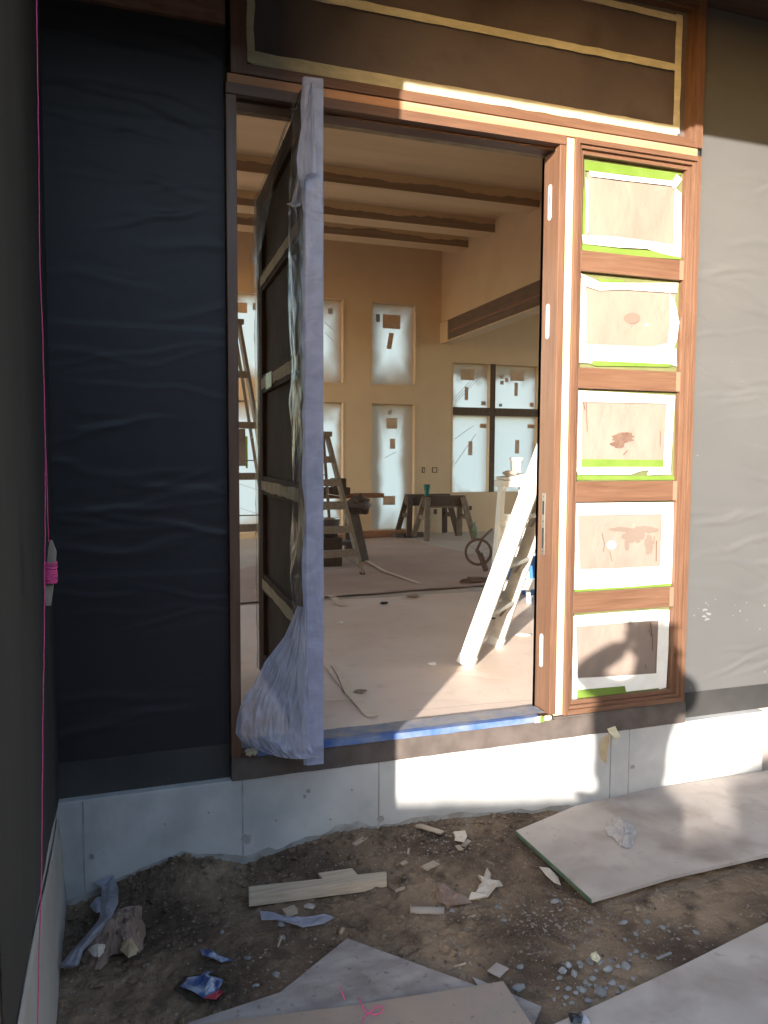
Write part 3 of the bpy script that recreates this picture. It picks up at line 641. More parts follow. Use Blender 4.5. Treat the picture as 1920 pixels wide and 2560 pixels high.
Rt = [O4(555, 760), O4(562, 880), O4(556, 960), O4(545, 995), O4(505, 1006)]
ruled(Lf, Rt, lambda u, v: -.10-.05*u-.008*math.sin(u*8+v*3), 14, 20).build('film_flap', M['film_bag'], door, smooth=True)

# ------------------------------------------------------------------ interior shell
IX0, IX1, IY0, IY1, IH = -2.2, 9.2, .2, 8.0, 4.15
fl = tag(MB().box((IX0-.2, .14, -.10), (IX1+.2, IY1+.3, -.004)).build('floor', M['slab']), 'dusty floor slab inside the house', kind='structure')
cl = tag(MB().box((IX0-.2, .22, IH), (IX1+.2, IY1+.3, IH+.2)).build('ceiling', M['ceiling']), 'tan primed ceiling inside', kind='structure')
def wall_y(y0, y1, x0, x1, z0, z1, holes, name, m, par):
    xs_ = sorted({x0, x1, *[h[0] for h in holes], *[h[1] for h in holes]}); zs_ = sorted({z0, z1, *[h[2] for h in holes], *[h[3] for h in holes]})
    mb = MB()
    for i in range(len(xs_)-1):
        run = None
        for j in range(len(zs_)-1):
            cx, cz_ = (xs_[i]+xs_[i+1])/2, (zs_[j]+zs_[j+1])/2
            solid = not any(h[0] < cx < h[1] and h[2] < cz_ < h[3] for h in holes)
            if solid: run = (run[0], zs_[j+1]) if run else (zs_[j], zs_[j+1])
            if (not solid or j == len(zs_)-2) and run:
                mb.box((xs_[i], y0, run[0]), (xs_[i+1], y1, run[1])); run = None
    return mb.build(name, m, par)
wins = []
for x0 in (1.50, 2.60, 3.70): wins += [(x0, x0+.665, 2.18, 3.34), (x0, x0+.665, .07, 1.90)]
wins += [(4.98, 5.59, 1.88, 2.54), (5.68, 6.42, 1.88, 2.54), (4.98, 5.59, .60, 1.76), (5.68, 6.42, .60, 1.76)]
extra = [(-2.0, -.7, .1, 3.8), (-.5, .8, .1, 3.8), (7.0, 9.0, .3, 3.6)]  # unseen back wall openings, added to let in more daylight
bw = thing('back_wall', 'tan primed back wall of the room with tall masked windows', 'wall', (3, 8, 0))
wall_y(8.0, 8.18, IX0, IX1, -.004, IH, wins+extra, 'drywall', M['drywall'], bw)
fw = thing('front_wall', 'inner face of the front wall round the doorway', 'wall', (1, .2, 0))
wall_y(.2, .215, IX0, IX1, -.004, IH, [(.43, 1.88, -.004, 2.49)], 'drywall', M['drywall'], fw)
MB().box((.43, .141, 2.47), (1.88, .199, 2.70)).box((1.868, .141, -.003), (1.90, .199, 2.469)).box((.40, .141, -.003), (.449, .199, 2.469)).build('rough_framing', M['tape_tan'], fw)
MB().box((-.6, .101, 3.19), (5.2, .199, 4.3)).box((IX0, .1005, -.5), (-.6, .199, 4.3)).box((5.2, .1005, -.5), (IX1, .199, 4.3)).build('outer_sheathing', M['stucco'], fw)
MB().box((.45, .1005, 2.5), (1.868, .1402, 3.18)).box((1.868, .101, -.08), (2.57, .199, 3.18)).build('inner_blocking', M['stucco'], fw)
# side walls with unseen openings added to brighten the room
lw2 = thing('end_wall', 'tan end wall of the room hidden to the left', 'wall', (IX0, 4, 0))
MB().box((IX0-.18, .2, -.004), (IX0, 2.0, IH)).box((IX0-.18, 7.8, -.004), (IX0, 8.18, IH)).box((IX0-.18, 2.0, -.004), (IX0, 4.0, IH)).box((IX0-.18, 4.0, 3.6), (IX0, 7.8, IH)).box((IX0-.18, 4.0, -.004), (IX0, 7.8, .3)).build('drywall', M['drywall'], lw2)
rw2 = thing('end_wall', 'tan end wall of the room hidden far to the right', 'wall', (IX1, 4, 0))
MB().box((IX1, .2, -.004), (IX1+.18, 1.0, IH)).box((IX1, 7.2, -.004), (IX1+.18, 8.18, IH)).box((IX1, 1.0, 3.7), (IX1+.18, 7.2, IH)).box((IX1, 1.0, -.004), (IX1+.18, 7.2, .1)).build('drywall', M['drywall'], rw2)
# high wall over the opening to the right-hand room
hw = thing('upper_wall', 'high tan wall carried by the dark header beam on the right', 'wall', (4.8, 4, 2.8))
MB().prism([(4.7755, .216, 3.113+.161), (4.7755, 7.719, 3.1135), (4.7755, 7.999, 3.1135), (4.7755, 7.999, IH-.001), (4.7755, .216, IH-.001)], (.17, 0, 0)).build('drywall', M['drywall'], hw)
hd = thing('header_beam', 'dark brown header beam rising to the right under the high wall', 'beam', (4.8, 4, 2.8))
HS = lambda y: (7.72-y)*.0215
def hbar(x0, x1, y0, y1, z0, z1): return MB().prism([(x0, y0, z0+HS(y0)), (x0, y1, z0+HS(y1)), (x0, y1, z1+HS(y1)), (x0, y0, z1+HS(y0))], (x1-x0, 0, 0))
hbar(4.768, 4.95, .217, 7.72, 2.815, 3.11).build('beam', M['header'], hd)
hbar(4.7635, 4.7675, .218, 7.70, 2.925, 2.95).build('seam_strip', M['osb'], hd)
hbar(4.745, 4.95, .218, 7.7195, 2.800, 2.8145).build('edge_bead', M['drywall'], hd)
MB().box((4.755, 7.721, 2.80), (4.95, 7.998, 3.0999)).build('end_block', M['drywall'], hd)
# low ceiling of the right-hand room
lc = tag(MB().box((4.951, .216, 3.9), (IX1, 7.999, 4.02)).build('ceiling', M['ceiling']), 'lower ceiling of the right hand room', kind='structure')
# ceiling beams
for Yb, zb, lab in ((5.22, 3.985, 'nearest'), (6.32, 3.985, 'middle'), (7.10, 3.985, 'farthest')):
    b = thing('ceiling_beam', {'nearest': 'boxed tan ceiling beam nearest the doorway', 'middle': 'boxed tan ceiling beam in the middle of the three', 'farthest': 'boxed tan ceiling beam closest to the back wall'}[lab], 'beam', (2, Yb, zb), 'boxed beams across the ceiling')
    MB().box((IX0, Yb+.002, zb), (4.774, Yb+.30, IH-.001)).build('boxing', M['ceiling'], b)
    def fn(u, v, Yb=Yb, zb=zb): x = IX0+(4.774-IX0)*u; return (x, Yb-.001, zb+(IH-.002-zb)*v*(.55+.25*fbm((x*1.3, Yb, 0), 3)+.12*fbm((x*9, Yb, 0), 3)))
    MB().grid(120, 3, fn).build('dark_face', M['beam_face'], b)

# windows in the back wall
stick_m = mat('brown paper sticker', (.50, .35, .24), .8, (.58, .42, .30), 8)  # lightened tone stands in for light coming through the sticker
stick_g = mat('grey sticker', (.40, .38, .34), .8)
labels = {(1.50, 2.18): 'masked upper window behind the gap left of the open door', (1.50, .07): 'masked lower window behind the gap left of the open door',
          (2.60, 2.18): 'masked upper window just right of the door edge, cut off by it', (2.60, .07): 'masked lower window just right of the door edge, behind the stepladder',
          (3.70, 2.18): 'masked upper window in full view in the middle of the back wall', (3.70, .07): 'masked floor length window with a bright strip beside the sawhorses',
          (4.98, 1.88): 'upper left pane of the four light masked window at right', (5.68, 1.88): 'upper right pane of the four light masked window at right',
          (4.98, .60): 'lower left pane of the four light masked window at right', (5.68, .60): 'lower right pane of the four light masked window at right'}
for (x0, x1, z0, z1) in wins:
    big = x0 < 4.5
    wt = thing('masked_window', labels[(x0, z0)], 'window', ((x0+x1)/2, 8.1, z0), 'masked windows in the back wall')
    cx, czz, hx, hz = (x0+x1)/2, (z0+z1)/2, (x1-x0)/2, (z1-z0)/2
    lo_ = .08 if (big and z0 > 1) else (.45 if big else .72)
    if x0 == 3.70 and z0 < 1: hx = hx*.70; lo_ = .35; hz *= 1.15; czz -= .1
    if x0 == 1.5 or (x0 == 2.6 and z0 < 1): lo_ = .6
    if not big:
        cx = 5.70; hx = .78; czz = 1.45; hz = .93; lo_ = .78
    MB().add([(x0, 8.09, z0), (x1, 8.09, z0), (x1, 8.09, z1), (x0, 8.09, z1)], [(0, 1, 2, 3)]).build('window_film', pane_mat(cx, czz, hx, hz, lo_), wt)
    m_ = M['drywall'] if big else M['dark_wood']
    MB().box((x0-.022, 7.993, z0-.022), (x0, 8.0, z1+.022)).box((x1, 7.993, z0-.022), (x1+.022, 8.0, z1+.022)).box((x0, 7.993, z1), (x1, 8.0, z1+.022)).box((x0, 7.993, z0-.022), (x1, 8.0, z0)).build('trim', M['drywall'] if big else M['drywall'], wt)
    def stk(px0, py0, px1, py1, m=stick_m, sk=0):
        a, b_ = PY(px0, py0, 8.08), PY(px1, py1, 8.08)
        MB().add([(a.x, 8.083, a.z), (b_.x, 8.083, a.z), (b_.x-sk, 8.083, b_.z), (a.x-sk, 8.083, b_.z)], [(0, 1, 2, 3)]).build('sticker', m, wt)
    def wr(px0, py0, px1, py1):
        a, b_ = PY(px0, py0, 8.08), PY(px1, py1, 8.08); MB().bar((a.x, 8.085, a.z), (b_.x, 8.085, b_.z), .006, .006).build('film_crease', stick_g, wt)
    if x0 == 3.70 and z0 > 1: stk(957, 785, 1001, 823); stk(973, 832, 985, 873, sk=.04); stk(940, 785, 950, 805, stick_g)
    if x0 == 3.70 and z0 < 1: stk(966, 1045, 993, 1072); stk(975, 1097, 988, 1122); stk(958, 1240, 988, 1262); stk(970, 1025, 980, 1036, stick_g); wr(962, 1145, 990, 1130)
    if x0 == 1.50 and z0 > 1: stk(590, 755, 618, 783); stk(632, 757, 641, 775, stick_g)
    if x0 == 2.60 and z0 > 1: stk(820, 770, 832, 785, stick_g); wr(812, 805, 838, 830); wr(812, 830, 836, 855)
    if x0 == 1.50 and z0 < 1: wr(600, 1210, 645, 1225); wr(600, 1270, 645, 1285)
    o4 = lambda a, b_: (900+a/3.687, 700+b_/3.687)
    if x0 == 4.98 and z0 > 1: stk(*o4(930, 818), *o4(1055, 925)); stk(*o4(967, 985), *o4(998, 1108)); stk(*o4(1118, 1118), *o4(1160, 1155), stick_g); wr(*o4(875, 1085), *o4(1110, 830)); wr(*o4(875, 1115), *o4(1140, 830)); wr(*o4(875, 1140), *o4(1160, 840))
    if x0 == 5.68 and z0 > 1: stk(*o4(1387, 828), *o4(1515, 933)); stk(*o4(1425, 945), *o4(1455, 1070)); stk(*o4(1290, 873), *o4(1322, 910)); stk(*o4(1337, 903), *o4(1367, 942)); stk(*o4(1292, 928), *o4(1325, 965)); stk(*o4(1565, 1130), *o4(1600, 1170)); stk(*o4(1282, 1140), *o4(1310, 1168), stick_g)
    if x0 == 4.98 and z0 < 1: stk(*o4(1105, 1325), *o4(1165, 1365)); stk(1171, 1103, 1181, 1138); wr(*o4(875, 1465), *o4(1050, 1340)); wr(1138, 1160, 1190, 1085)
    if x0 == 5.68 and z0 < 1: stk(*o4(1545, 1330), *o4(1605, 1368)); stk(1288, 1100, 1298, 1134)
mw = thing('window_mullion', 'dark cross shaped bars of the four light window at right', 'mullion', (5.6, 8, 1.8))
MB().box((5.5905, 7.99, .60), (5.6795, 8.1, 2.54)).build('upright', M['dark_wood'], mw)
MB().box((4.98, 7.985, 1.7605), (5.59, 8.1, 1.8795)).box((5.68, 7.985, 1.7605), (6.42, 8.1, 1.8795)).build('crossbar', M['dark_wood'], mw)
ms = thing('masking_sheet', 'brown sheet edged with green tape on the window behind the door gap', 'paper', (1.6, 7.97, 1.4))
a = PY(596, 1072, 7.97); b_ = PY(614, 1165, 7.97)
MB().box((a.x-.15, 7.97, b_.z), (b_.x, 7.975, a.z)).build('sheet', M['brown_paper'], ms); MB().box((b_.x+.0005, 7.968, b_.z-.03), (b_.x+.03, 7.973, a.z-.1)).build('green_tape', M['tape_g'], ms)

# electrical boxes
def ebox(px, py, w_, h_, lab, frame=False):
    p = PY(px, py, 7.999); t = thing('electrical_box', lab, 'outlet box', p, 'wall boxes in the back wall')
    MB().box((p.x-w_/2, 7.990, p.z-h_/2), (p.x+w_/2, 7.999, p.z+h_/2)).build('box_rim', M['dark_wood'], t)
    if frame: MB().box((p.x-w_/2+.012, 7.986, p.z-h_/2+.012), (p.x+w_/2-.012, 7.9895, p.z+h_/2-.012)).build('cover', M['drywall'], t)
ebox(1058, 1175, .042, .085, 'single wall box with tan cover above the sawhorses', True); ebox(1086, 1175, .08, .08, 'double wall box with tan cover above the sawhorses', True)
ebox(1088, 1279, .045, .075, 'low dark wall box seen under the sawhorse top'); ebox(1176, 1270, .04, .065, 'low dark wall box right of the sawhorses')

# floor paper
def sheet(name, lab, pts, m, z=0.0, amp=.004):
    def fn(u, v):
        a = Vector(pts[0]).lerp(Vector(pts[1]), u); b = Vector(pts[3]).lerp(Vector(pts[2]), u); p = a.lerp(b, v)
        e = min(u, 1-u, v, 1-v)
        return (p.x+.02*fbm((p.y*3, p.x, 1), 3)*(e < .01), p.y+.02*fbm((p.x*3, p.y, 2), 3)*(e < .01), z+amp*abs(fbm((p.x*1.7, p.y*1.7, 3), 4))+(.006*abs(fbm((p.x*4, p.y*4, 1), 3)) if e < .03 else 0))
    o = MB().grid(60, 60, fn).build(name, M[m], smooth=True); tag(o, lab, 'floor paper', 'paper sheets on the floor'); return o
sheet('floor_paper', 'pale pinkish paper sheet on the floor just inside the doorway', [(.2, .15), (6.5, .15), (7.2, 3.15), (-.3, 3.05)], 'floor_paper')
A_ = [PZ(990, 1350, 0), PZ(1235, 1415, 0)]
sheet('floor_paper', 'reddish paper sheet on the floor behind the dark crease', [(-.5, 3.02), (3.3, 3.35), (4.1, 5.0), (3.9, 7.9)], 'floor_paper2', .005)
sheet('floor_paper', 'tan paper sheet on the floor left of the door towards the far wall', [(-2.1, 3.0), (-.52, 3.0), (1.0, 7.9), (-2.1, 7.9)], 'floor_paper', .004)
def tape_on_floor(pts, w_, m, lab, z=.012, nm='floor_tape'):
    ps = [PZ(*p, 0) for p in pts]; mb = MB(); L_, R_ = [], []
    for i, p in enumerate(ps):
        d = (ps[min(i+1, len(ps)-1)]-ps[max(i-1, 0)]).normalized(); n = Vector((-d.y, d.x, 0)); L_.append(p+n*w_/2+Vector((0, 0, z))); R_.append(p-n*w_/2+Vector((0, 0, z+.002)))
    k = len(ps); mb.add(L_+R_, [(i, i+1, k+i+1, k+i) for i in range(k-1)]); return tag(mb.build(nm, m), lab, 'tape')
tm = mat('floor tape', (.62, .50, .385), .7, (.68, .55, .43), 20); dk = mat('dark paper crease', (.10, .065, .05), .9)
tape_on_floor([(822, 1663), (850, 1700), (875, 1730), (905, 1765), (932, 1795)], .06, tm, 'tan tape strip on the floor near the door edge', .006)
tape_on_floor([(828, 1668), (842, 1690), (852, 1715), (862, 1738)], .005, dk, 'torn dark slit beside the tan floor tape', .008, 'paper_tear')
tape_on_floor([(905, 1398), (960, 1430), (1050, 1462)], .05, tm, 'long pale tape line crossing the reddish paper')
tape_on_floor([(828, 1492), (842, 1505), (857, 1517)], .06, tm, 'short tape piece at the dark paper crease')
tape_on_floor([(812, 1757), (860, 1754), (885, 1753)], .02, tm, 'short level tape piece by the door foot')
tape_on_floor([(812, 1500), (870, 1492), (900, 1488), (960, 1484), (1010, 1477), (1070, 1474), (1150, 1468)], .016, dk, 'dark raised crease where two floor papers meet', .016, 'paper_crease')
tape_on_floor([(815, 1466), (880, 1462), (935, 1460)], .014, dk, 'thin dark crease on the reddish paper behind the stepladder', .016, 'paper_crease')
tape_on_floor([(1020, 1785), (1100, 1778), (1180, 1770), (1332, 1757)], .008, dk, 'dark gap line of the paper edge at the sill', .0135, 'paper_crease')
def bit(px, py, z, r, m, lab, nm, cat, flat_=.3):
    p = PZ(px, py, z); mb = MB(); crumple(mb, (p.x, p.y, z+r*flat_*.6), r, r*.8, r*flat_, 7, px*.37, .6); return tag(mb.build(nm, M[m]), lab, cat)
bit(960, 1509, .01, .03, 'black_plastic', 'small black lump on the floor right of the door', 'floor_debris', 'debris')
bit(1030, 1490, .01, .05, 'chip', 'pale scrap beside the dark crease', 'floor_debris', 'debris', .15)
bit(1080, 1661, .01, .022, 'tape_w', 'small white scrap in the middle of the floor', 'floor_debris', 'debris')
bit(900, 1728, .01, .03, 'kraft', 'small dark leaf like scrap near the floor tape', 'floor_debris', 'debris', .1)
bit(850, 1557, .01, .02, 'tape_w', 'tiny pale fleck on the floor near the door', 'floor_debris', 'debris')
p = PZ(1312, 1585, .01); tag(ruled([(1290, 1578), (1300, 1590)], [(1325, 1580), (1330, 1594)], lambda u, v: p.y+.02*v, 4, 4).build('plastic_scrap', M['film_clear']), 'thin clear plastic scrap on the sunlit floor by the ladder', 'plastic scrap') if False else None
bit(1308, 1588, .012, .045, 'white', 'thin white plastic scrap on the sunlit floor right of the ladder', 'plastic_scrap', 'plastic scrap', .12)

# lumber along the back wall
for pts, lab in ((((2.3, 7.55), (4.10, 7.62)), 'long reddish board lying along the back wall'), (((2.4, 7.25), (3.15, 7.3)), 'short reddish board in front of the long one by the back wall')):
    (xa, ya), (xb, yb) = pts; tag(MB().bar((xa, ya, .05), (xb, yb, .05), .14, .085).build('lumber_board', M['red_wood'], bevel=.003), lab, 'lumber', 'boards by the back wall')
tag(MB().bar((3.85, 7.45, .03), (4.35, 7.6, .03), .12, .05).build('lumber_board', M['dark_wood'], bevel=.003), 'dark short board beside the left sawhorse legs', 'lumber', 'boards by the back wall')

# ------------------------------------------------------------------ ladders
def stepladder(lab, fL, fR, tL, tR, rL, rR, rw_, rd, steps, m, sm=None, cap=True, brace=True, up=None):
    fL, fR, tL, tR = map(Vector, (fL, fR, tL, tR)); t = thing('stepladder', lab, 'ladder', (fL+fR)/2)
    out = ((fL+fR)-(tL+tR)); out.z = 0; out.normalize()
    for a, b in ((fL, tL), (fR, tR)): MB().bar(a, b, rd, rw_, (fR-fL).normalized().cross((tL-fL).normalized())).build('side_rail', m, t, bevel=.002)
    for k in range(1, steps+1):
        f = k/(steps+1); a = fL.lerp(tL, f); b = fR.lerp(tR, f)
        MB().bar(a, b, .085, .02).build('step', sm or m, t, bevel=.002)
        MB().bar(a+out*.04+Vector((0, 0, -.03)), b+out*.04+Vector((0, 0, -.03)), .006, .05).build('step_lip', sm or m, t)
    if brace:
        a = fL.lerp(tL, 1/(steps+1)); b = fR.lerp(tR, 1/(steps+1)); q = a.lerp(b, .35); q2 = a.lerp(b, .65)
        MB().bar(q+Vector((0, 0, -.02)), fL.lerp(tL, .04), .02, .008).build('brace', m, t); MB().bar(q2+Vector((0, 0, -.02)), fR.lerp(tR, .04), .02, .008).build('brace', m, t)
    if rL:
        rL, rR = Vector(rL), Vector(rR); tl2, tr2 = tL.lerp(tR, .1)-out*.05, tL.lerp(tR, .9)-out*.05
        MB().bar(rL, tl2, .03, .02).build('rear_leg', m, t, bevel=.002); MB().bar(rR, tr2, .03, .02).build('rear_leg', m, t, bevel=.002)
        for f in (.2, .45, .7): MB().bar(rL.lerp(tl2, f), rR.lerp(tr2, f), .03, .012).build('rear_rung', m, t)
        for f in (.55,): MB().bar(fL.lerp(tL, f), rL.lerp(tl2, f), .012, .004).build('spreader', M['steel'], t); MB().bar(fR.lerp(tR, f), rR.lerp(tr2, f), .012, .004).build('spreader', M['steel'], t)
    if cap:
        c = (tL+tR)/2; d = (tR-tL).normalized(); MB().bar(tL-d*.03, tR+d*.03, .15, .05).build('top_cap', sm or m, t, bevel=.004)
    for a in (fL, fR): MB().box((a.x-.022, a.y-.022, .002), (a.x+.022, a.y+.022, .03)).build('foot', M['black_plastic'], t)
    return t
stepladder('old wooden stepladder standing right of the open door edge', (1.80, 4.22, .01), (2.365, 4.306, .01), (1.955, 4.62, 1.36), (2.10, 4.64, 1.36), (1.80, 5.35, .01), (2.38, 5.42, .01), .065, .03, 5, M['old_wood'])
stepladder('tall stepladder seen through the gap left of the open door', (.95, 4.35, .01), (1.62, 4.45, .01), (1.02, 4.75, 2.42), (1.27, 4.80, 2.42), (.95, 5.9, .01), (1.80, 5.95, .01), .075, .03, 4, M['old_wood'])
# sunlit leaning ladder
LA, LB = Vector((1.885, .95, .015)), Vector((2.245, 1.300, .015)); ld_ = Vector((.27, -.277, 1.09)).normalized()
la = thing('leaning_ladder', 'sunlit pale ladder with wide rails leaning behind the right jamb', 'ladder', (LA+LB)/2)
tlen = 2.85
rdir = (LB-LA).normalized()
ldB = (ld_-rdir*.115).normalized()
for a, dd in ((LA, ld_), (LB, ldB)):
    MB().bar(a, a+dd*tlen,   .032, .092, rdir.cross(ld_)).build('side_rail', M['alu'], la, bevel=.003)
for k in range(1, 10):
    a = LA+ld_*(.29*k); b = LB+ldB*(.29*k); MB().bar(a+rdir*.015, b-rdir*.015, .075, .022).build('step', M['alu'], la, bevel=.002)
    for q, s in ((a, 1), (b, -1)): MB().bar(q+rdir*.02*s+Vector((0, 0, -.012)), q+rdir*.09*s-ld_*.08, .02, .004).build('step_bracket', M['steel'], la)
for a in (LA, LB): MB().bar(a-ld_*.012, a+ld_*.045, .05, .10, rdir.cross(ld_)).build('foot', M['white'], la, bevel=.003)
# low sunlit stepladder behind it
sb = stepladder('low white stepladder with a bucket on top behind the leaning ladder', (2.60, 2.04, .01), (3.16, 2.04, .01), (2.79, 2.27, .955), (2.985, 2.27, .955), (2.78, 2.42, .01), (3.12, 2.42, .01), .075, .03, 3, M['white'])
def lathe(mb, c, prof, n=20):
    c = Vector(c); vs = []; 
    for r, z in prof:
        for k in range(n): vs.append(c+Vector((r*math.cos(k*6.283/n), r*math.sin(k*6.283/n), z)))
    fs = [(i*n+k, i*n+(k+1) % n, (i+1)*n+(k+1) % n, (i+1)*n+k) for i in range(len(prof)-1) for k in range(n)]
    fs.append(tuple(range(n))); return mb.add(vs, fs)
bk = thing('paint_pot', 'small white pot standing on the low stepladder top', 'pot', (2.90, 2.27, .99))
lathe(MB(), (2.905, 2.27, 1.035), [(.040, 0), (.043, .085), (.052, .09), (.052, .108), (.045, .11), (.043, .05), (.001, .04)]).build('pot', M['white'], bk, smooth=True)
ry = thing('paint_tray', 'messy white paint tray under the pot on the low stepladder', 'tray', (2.88, 2.27, .98))
MB().prism([(2.78, 2.20, .982), (3.01, 2.20, .982), (3.02, 2.20, 1.03), (2.77, 2.20, 1.00)], (0, .15, 0)).build('tray', M['white'], ry, bevel=.004)
mb = MB(); crumple(mb, (2.84, 2.24, 1.03), .06, .05, .018, 8, 3); mb.build('rag', M['cream_paper'], ry)
# rag on a step rail
rg = MB(); crumple(rg, (2.735, 2.13, .60), .05, .05, .075, 9, 5, .5); tag(rg.build('hanging_rag', M['tape_w'], smooth=False), 'white crumpled rag hanging on the low stepladder', 'rag')
# blue tote
bt = thing('storage_tote', 'blue plastic tote behind the ladders by the right jamb', 'tote', (3.6, 2.95, 0))
MB().prism([(3.29, 2.80, .005), (3.92, 2.80, .005), (3.97, 2.78, .33), (3.24, 2.78, .33)], (0, .42, 0)).build('body', M['blue'], bt, bevel=.01)
MB().box((3.22, 2.76, .333), (3.99, 3.24, .365)).build('lid', M['blue'], bt, bevel=.006)
for k in range(2):
    c = lathe(MB(), (3.36+.13*k, 2.95, .367), [(.035, 0), (.045, .12), (.04, .12), (.032, .01)]).build('white_tub', M['white'], smooth=True)
    tag(c, ['left one of two small white tubs on the blue tote lid', 'right one of two small white tubs on the blue tote lid'][k], 'tub', 'tubs on the blue tote')

# ------------------------------------------------------------------ sawhorses, cup, work stand, hoop
def sawhorse(lab, xa, xb, y, z, top_m, leg_m):
    t = thing('sawhorse', lab, 'sawhorse', ((xa+xb)/2, y, 0), 'sawhorses by the back wall')
    MB().box((xa, y-.045, z-.15), (xb, y+.045, z)).build('top_beam', top_m, t, bevel=.003)
    MB().box((xa-.005, y-.06, z-.165), (xb+.005, y-.046, z-.145)).build('ledge', leg_m, t)
    for x, s in ((xa+.05, -1), (xb-.05, 1)):
        for q in (-1, 1): MB().bar((x, y+q*.055, z-.02), (x+s*.09, y+q*.24, .01), .035, .075, (1, 0, 0)).build('leg', leg_m, t, bevel=.002)
        MB().bar((x+s*.05, y-.16, .30), (x+s*.05, y+.16, .30), .02, .06).build('end_brace', leg_m, t)
    return t
sawhorse('nearer dark topped sawhorse carrying the green cup', 4.17, 4.80, 7.18, .60, M['dark_wood'], M['trestle'])
sawhorse('farther sawhorse half hidden behind the one with the cup', 4.10, 4.78, 7.66, .60, M['dark_wood'], M['dark_wood'])
cp = MB(); lathe(cp, (4.23, 7.18, .601), [(.028, 0), (.032, .01), (.046, .155), (.043, .155), (.03, .01)]); tag(cp.build('drinking_cup', M['green_cup'], smooth=True), 'tall teal green cup on the nearer sawhorse', 'cup')
gb = MB(); lathe(gb, (4.85, 6.95, .0), [(.03, 0), (.035, .01), (.035, .16), (.012, .21), (.012, .24)]); tag(gb.build('bottle', film_mat('green tinted plastic', (.25, .36, .22), .6), smooth=True), 'faint green bottle on the floor right of the sawhorses', 'bottle')
ws = thing('work_stand', 'dark folding work stand behind the wooden stepladder', 'work stand', (2.4, 5.5, 0))
for x, s in ((2.10, -1), (2.62, 1)):
    for q in (-1, 1): MB().bar((x, 5.5+q*.05, .58), (x+s*.06, 5.5+q*.28, .01), .05, .10, (1, 0, 0)).build('leg', M['tarp'], ws)
MB().box((1.95, 5.3, .58), (2.72, 5.75, .63)).build('top', M['tarp'], ws, bevel=.004); MB().box((2.08, 5.40, .16), (2.66, 5.60, .20)).build('lower_shelf', M['tarp'], ws)
tag(MB().bar((1.9, 5.55, .70), (3.02, 5.62, .70), .16, .05).build('plank', M['red_wood'], bevel=.003), 'reddish plank sticking out right from the work stand', 'plank')
mb = MB(); crumple(mb, (2.68, 5.42, .60), .12, .10, .10, 12, 1, .5); tag(mb.build('tarp_bundle', M['tarp'], smooth=True), 'dark crumpled tarp hanging over the right end of the work stand', 'tarp')
mb = MB().box((2.2, 5.4, .726), (2.58, 5.6, .80)).box((2.4, 5.42, .801), (2.54, 5.58, .90)); tag(mb.build('tool_case', M['dark_wood'], bevel=.004), 'dark blocky tool stacked on the work stand', 'tool')
mb = MB(); lathe(mb, (2.23, 5.0, .30), [(.09, 0), (.11, .20), (.115, .20), (.105, .19), (.08, .01)], 24); sbk = tag(mb.build('steel_bucket', M['steel'], smooth=True), 'shiny steel bucket on a block behind the wooden stepladder', 'bucket')
tag(MB().box((2.13, 4.9, .005), (2.34, 5.1, .299)).build('wood_block', M['dark_wood'], bevel=.004), 'dark block carrying the steel bucket', 'block')
hp = thing('cart_wheel', 'dark thin hoop wheel standing on the floor left of the sunlit ladder', 'wheel', (3.55, 4.1, 0))
c0 = PY(1196, 1380, 4.1)
ex, ez = Vector((.93, -.36, 0)), Vector((0, 0, 1))
MB().tube([c0+ex*.125*math.cos(a*6.283/40)+ez*.125*math.sin(a*6.283/40) for a in range(41)], .014, 8, False).build('tyre', M['rust'], hp, smooth=True)
MB().tube([c0-ex*.004+Vector((-.02, -.05, 0)), c0+Vector((.02, .05, 0))], .02, 10).build('hub', M['rust'], hp)
mb = MB()
for a in range(6): mb.tube([c0, c0+ex*.12*math.cos(a*1.047+.4)+ez*.12*math.sin(a*1.047+.4)], .0015, 5)
mb.build('spokes', M['rust'], hp)
mb = MB().tube([c0+Vector((.0, .05, 0)), c0+Vector((.10, .12, .12)), c0+Vector((.25, .2, .2))], .014, 8).tube([c0+Vector((.04, .05, -.02)), c0+Vector((.09, .03, -.16)), Vector((c0.x+.10, c0.y+.03, .01))], .03, 8)
mb.build('cart_fork', M['rust'], hp, smooth=True)
mb = MB(); p = PZ(1190, 1457, 0); crumple(mb, (p.x, p.y, .02), .16, .05, .03, 8, 2, .5); tag(mb.build('cloth_heap', M['rust']), 'flat brown cloth heap on the floor under the hoop wheel', 'cloth')

# ------------------------------------------------------------------ outside: boards and debris
def slab_poly(name, lab, cat, pts, z, th_, m, em=None, tilt=None, group=None, sub=0):
    t = thing(name, lab, cat, (pts[0][0], pts[0][1], GZ), group)
    n = len(pts); P = [Vector((x, y, z if tilt is None else tilt(x, y))) for x, y in pts]
    vs = P+[p-Vector((0, 0, th_)) for p in P]
    bm = MB().add(vs, [tuple(range(n)), tuple(reversed(range(n, 2*n)))]+[(i, (i+1) % n, n+(i+1) % n, n+i) for i in range(n)])
    bm.build('board', m, t, bevel=.0015); 
    return t
H_ = lambda px, py, z: PZ(px, py, z)
def xy(px, py, z): p = PZ(px, py, z); return (p.x, p.y)
zt = GZ+.035
bb = thing('cement_board', 'large pale board with a green edge lying against the foundation at right', 'board', (2.3, -.3, GZ))
pts = [xy(1290, 2074, zt), xy(1480, 2246, zt+.0), (3.55, -.66), (3.55, .0-.01), (2.9, -.012), (2.25, -.035)]
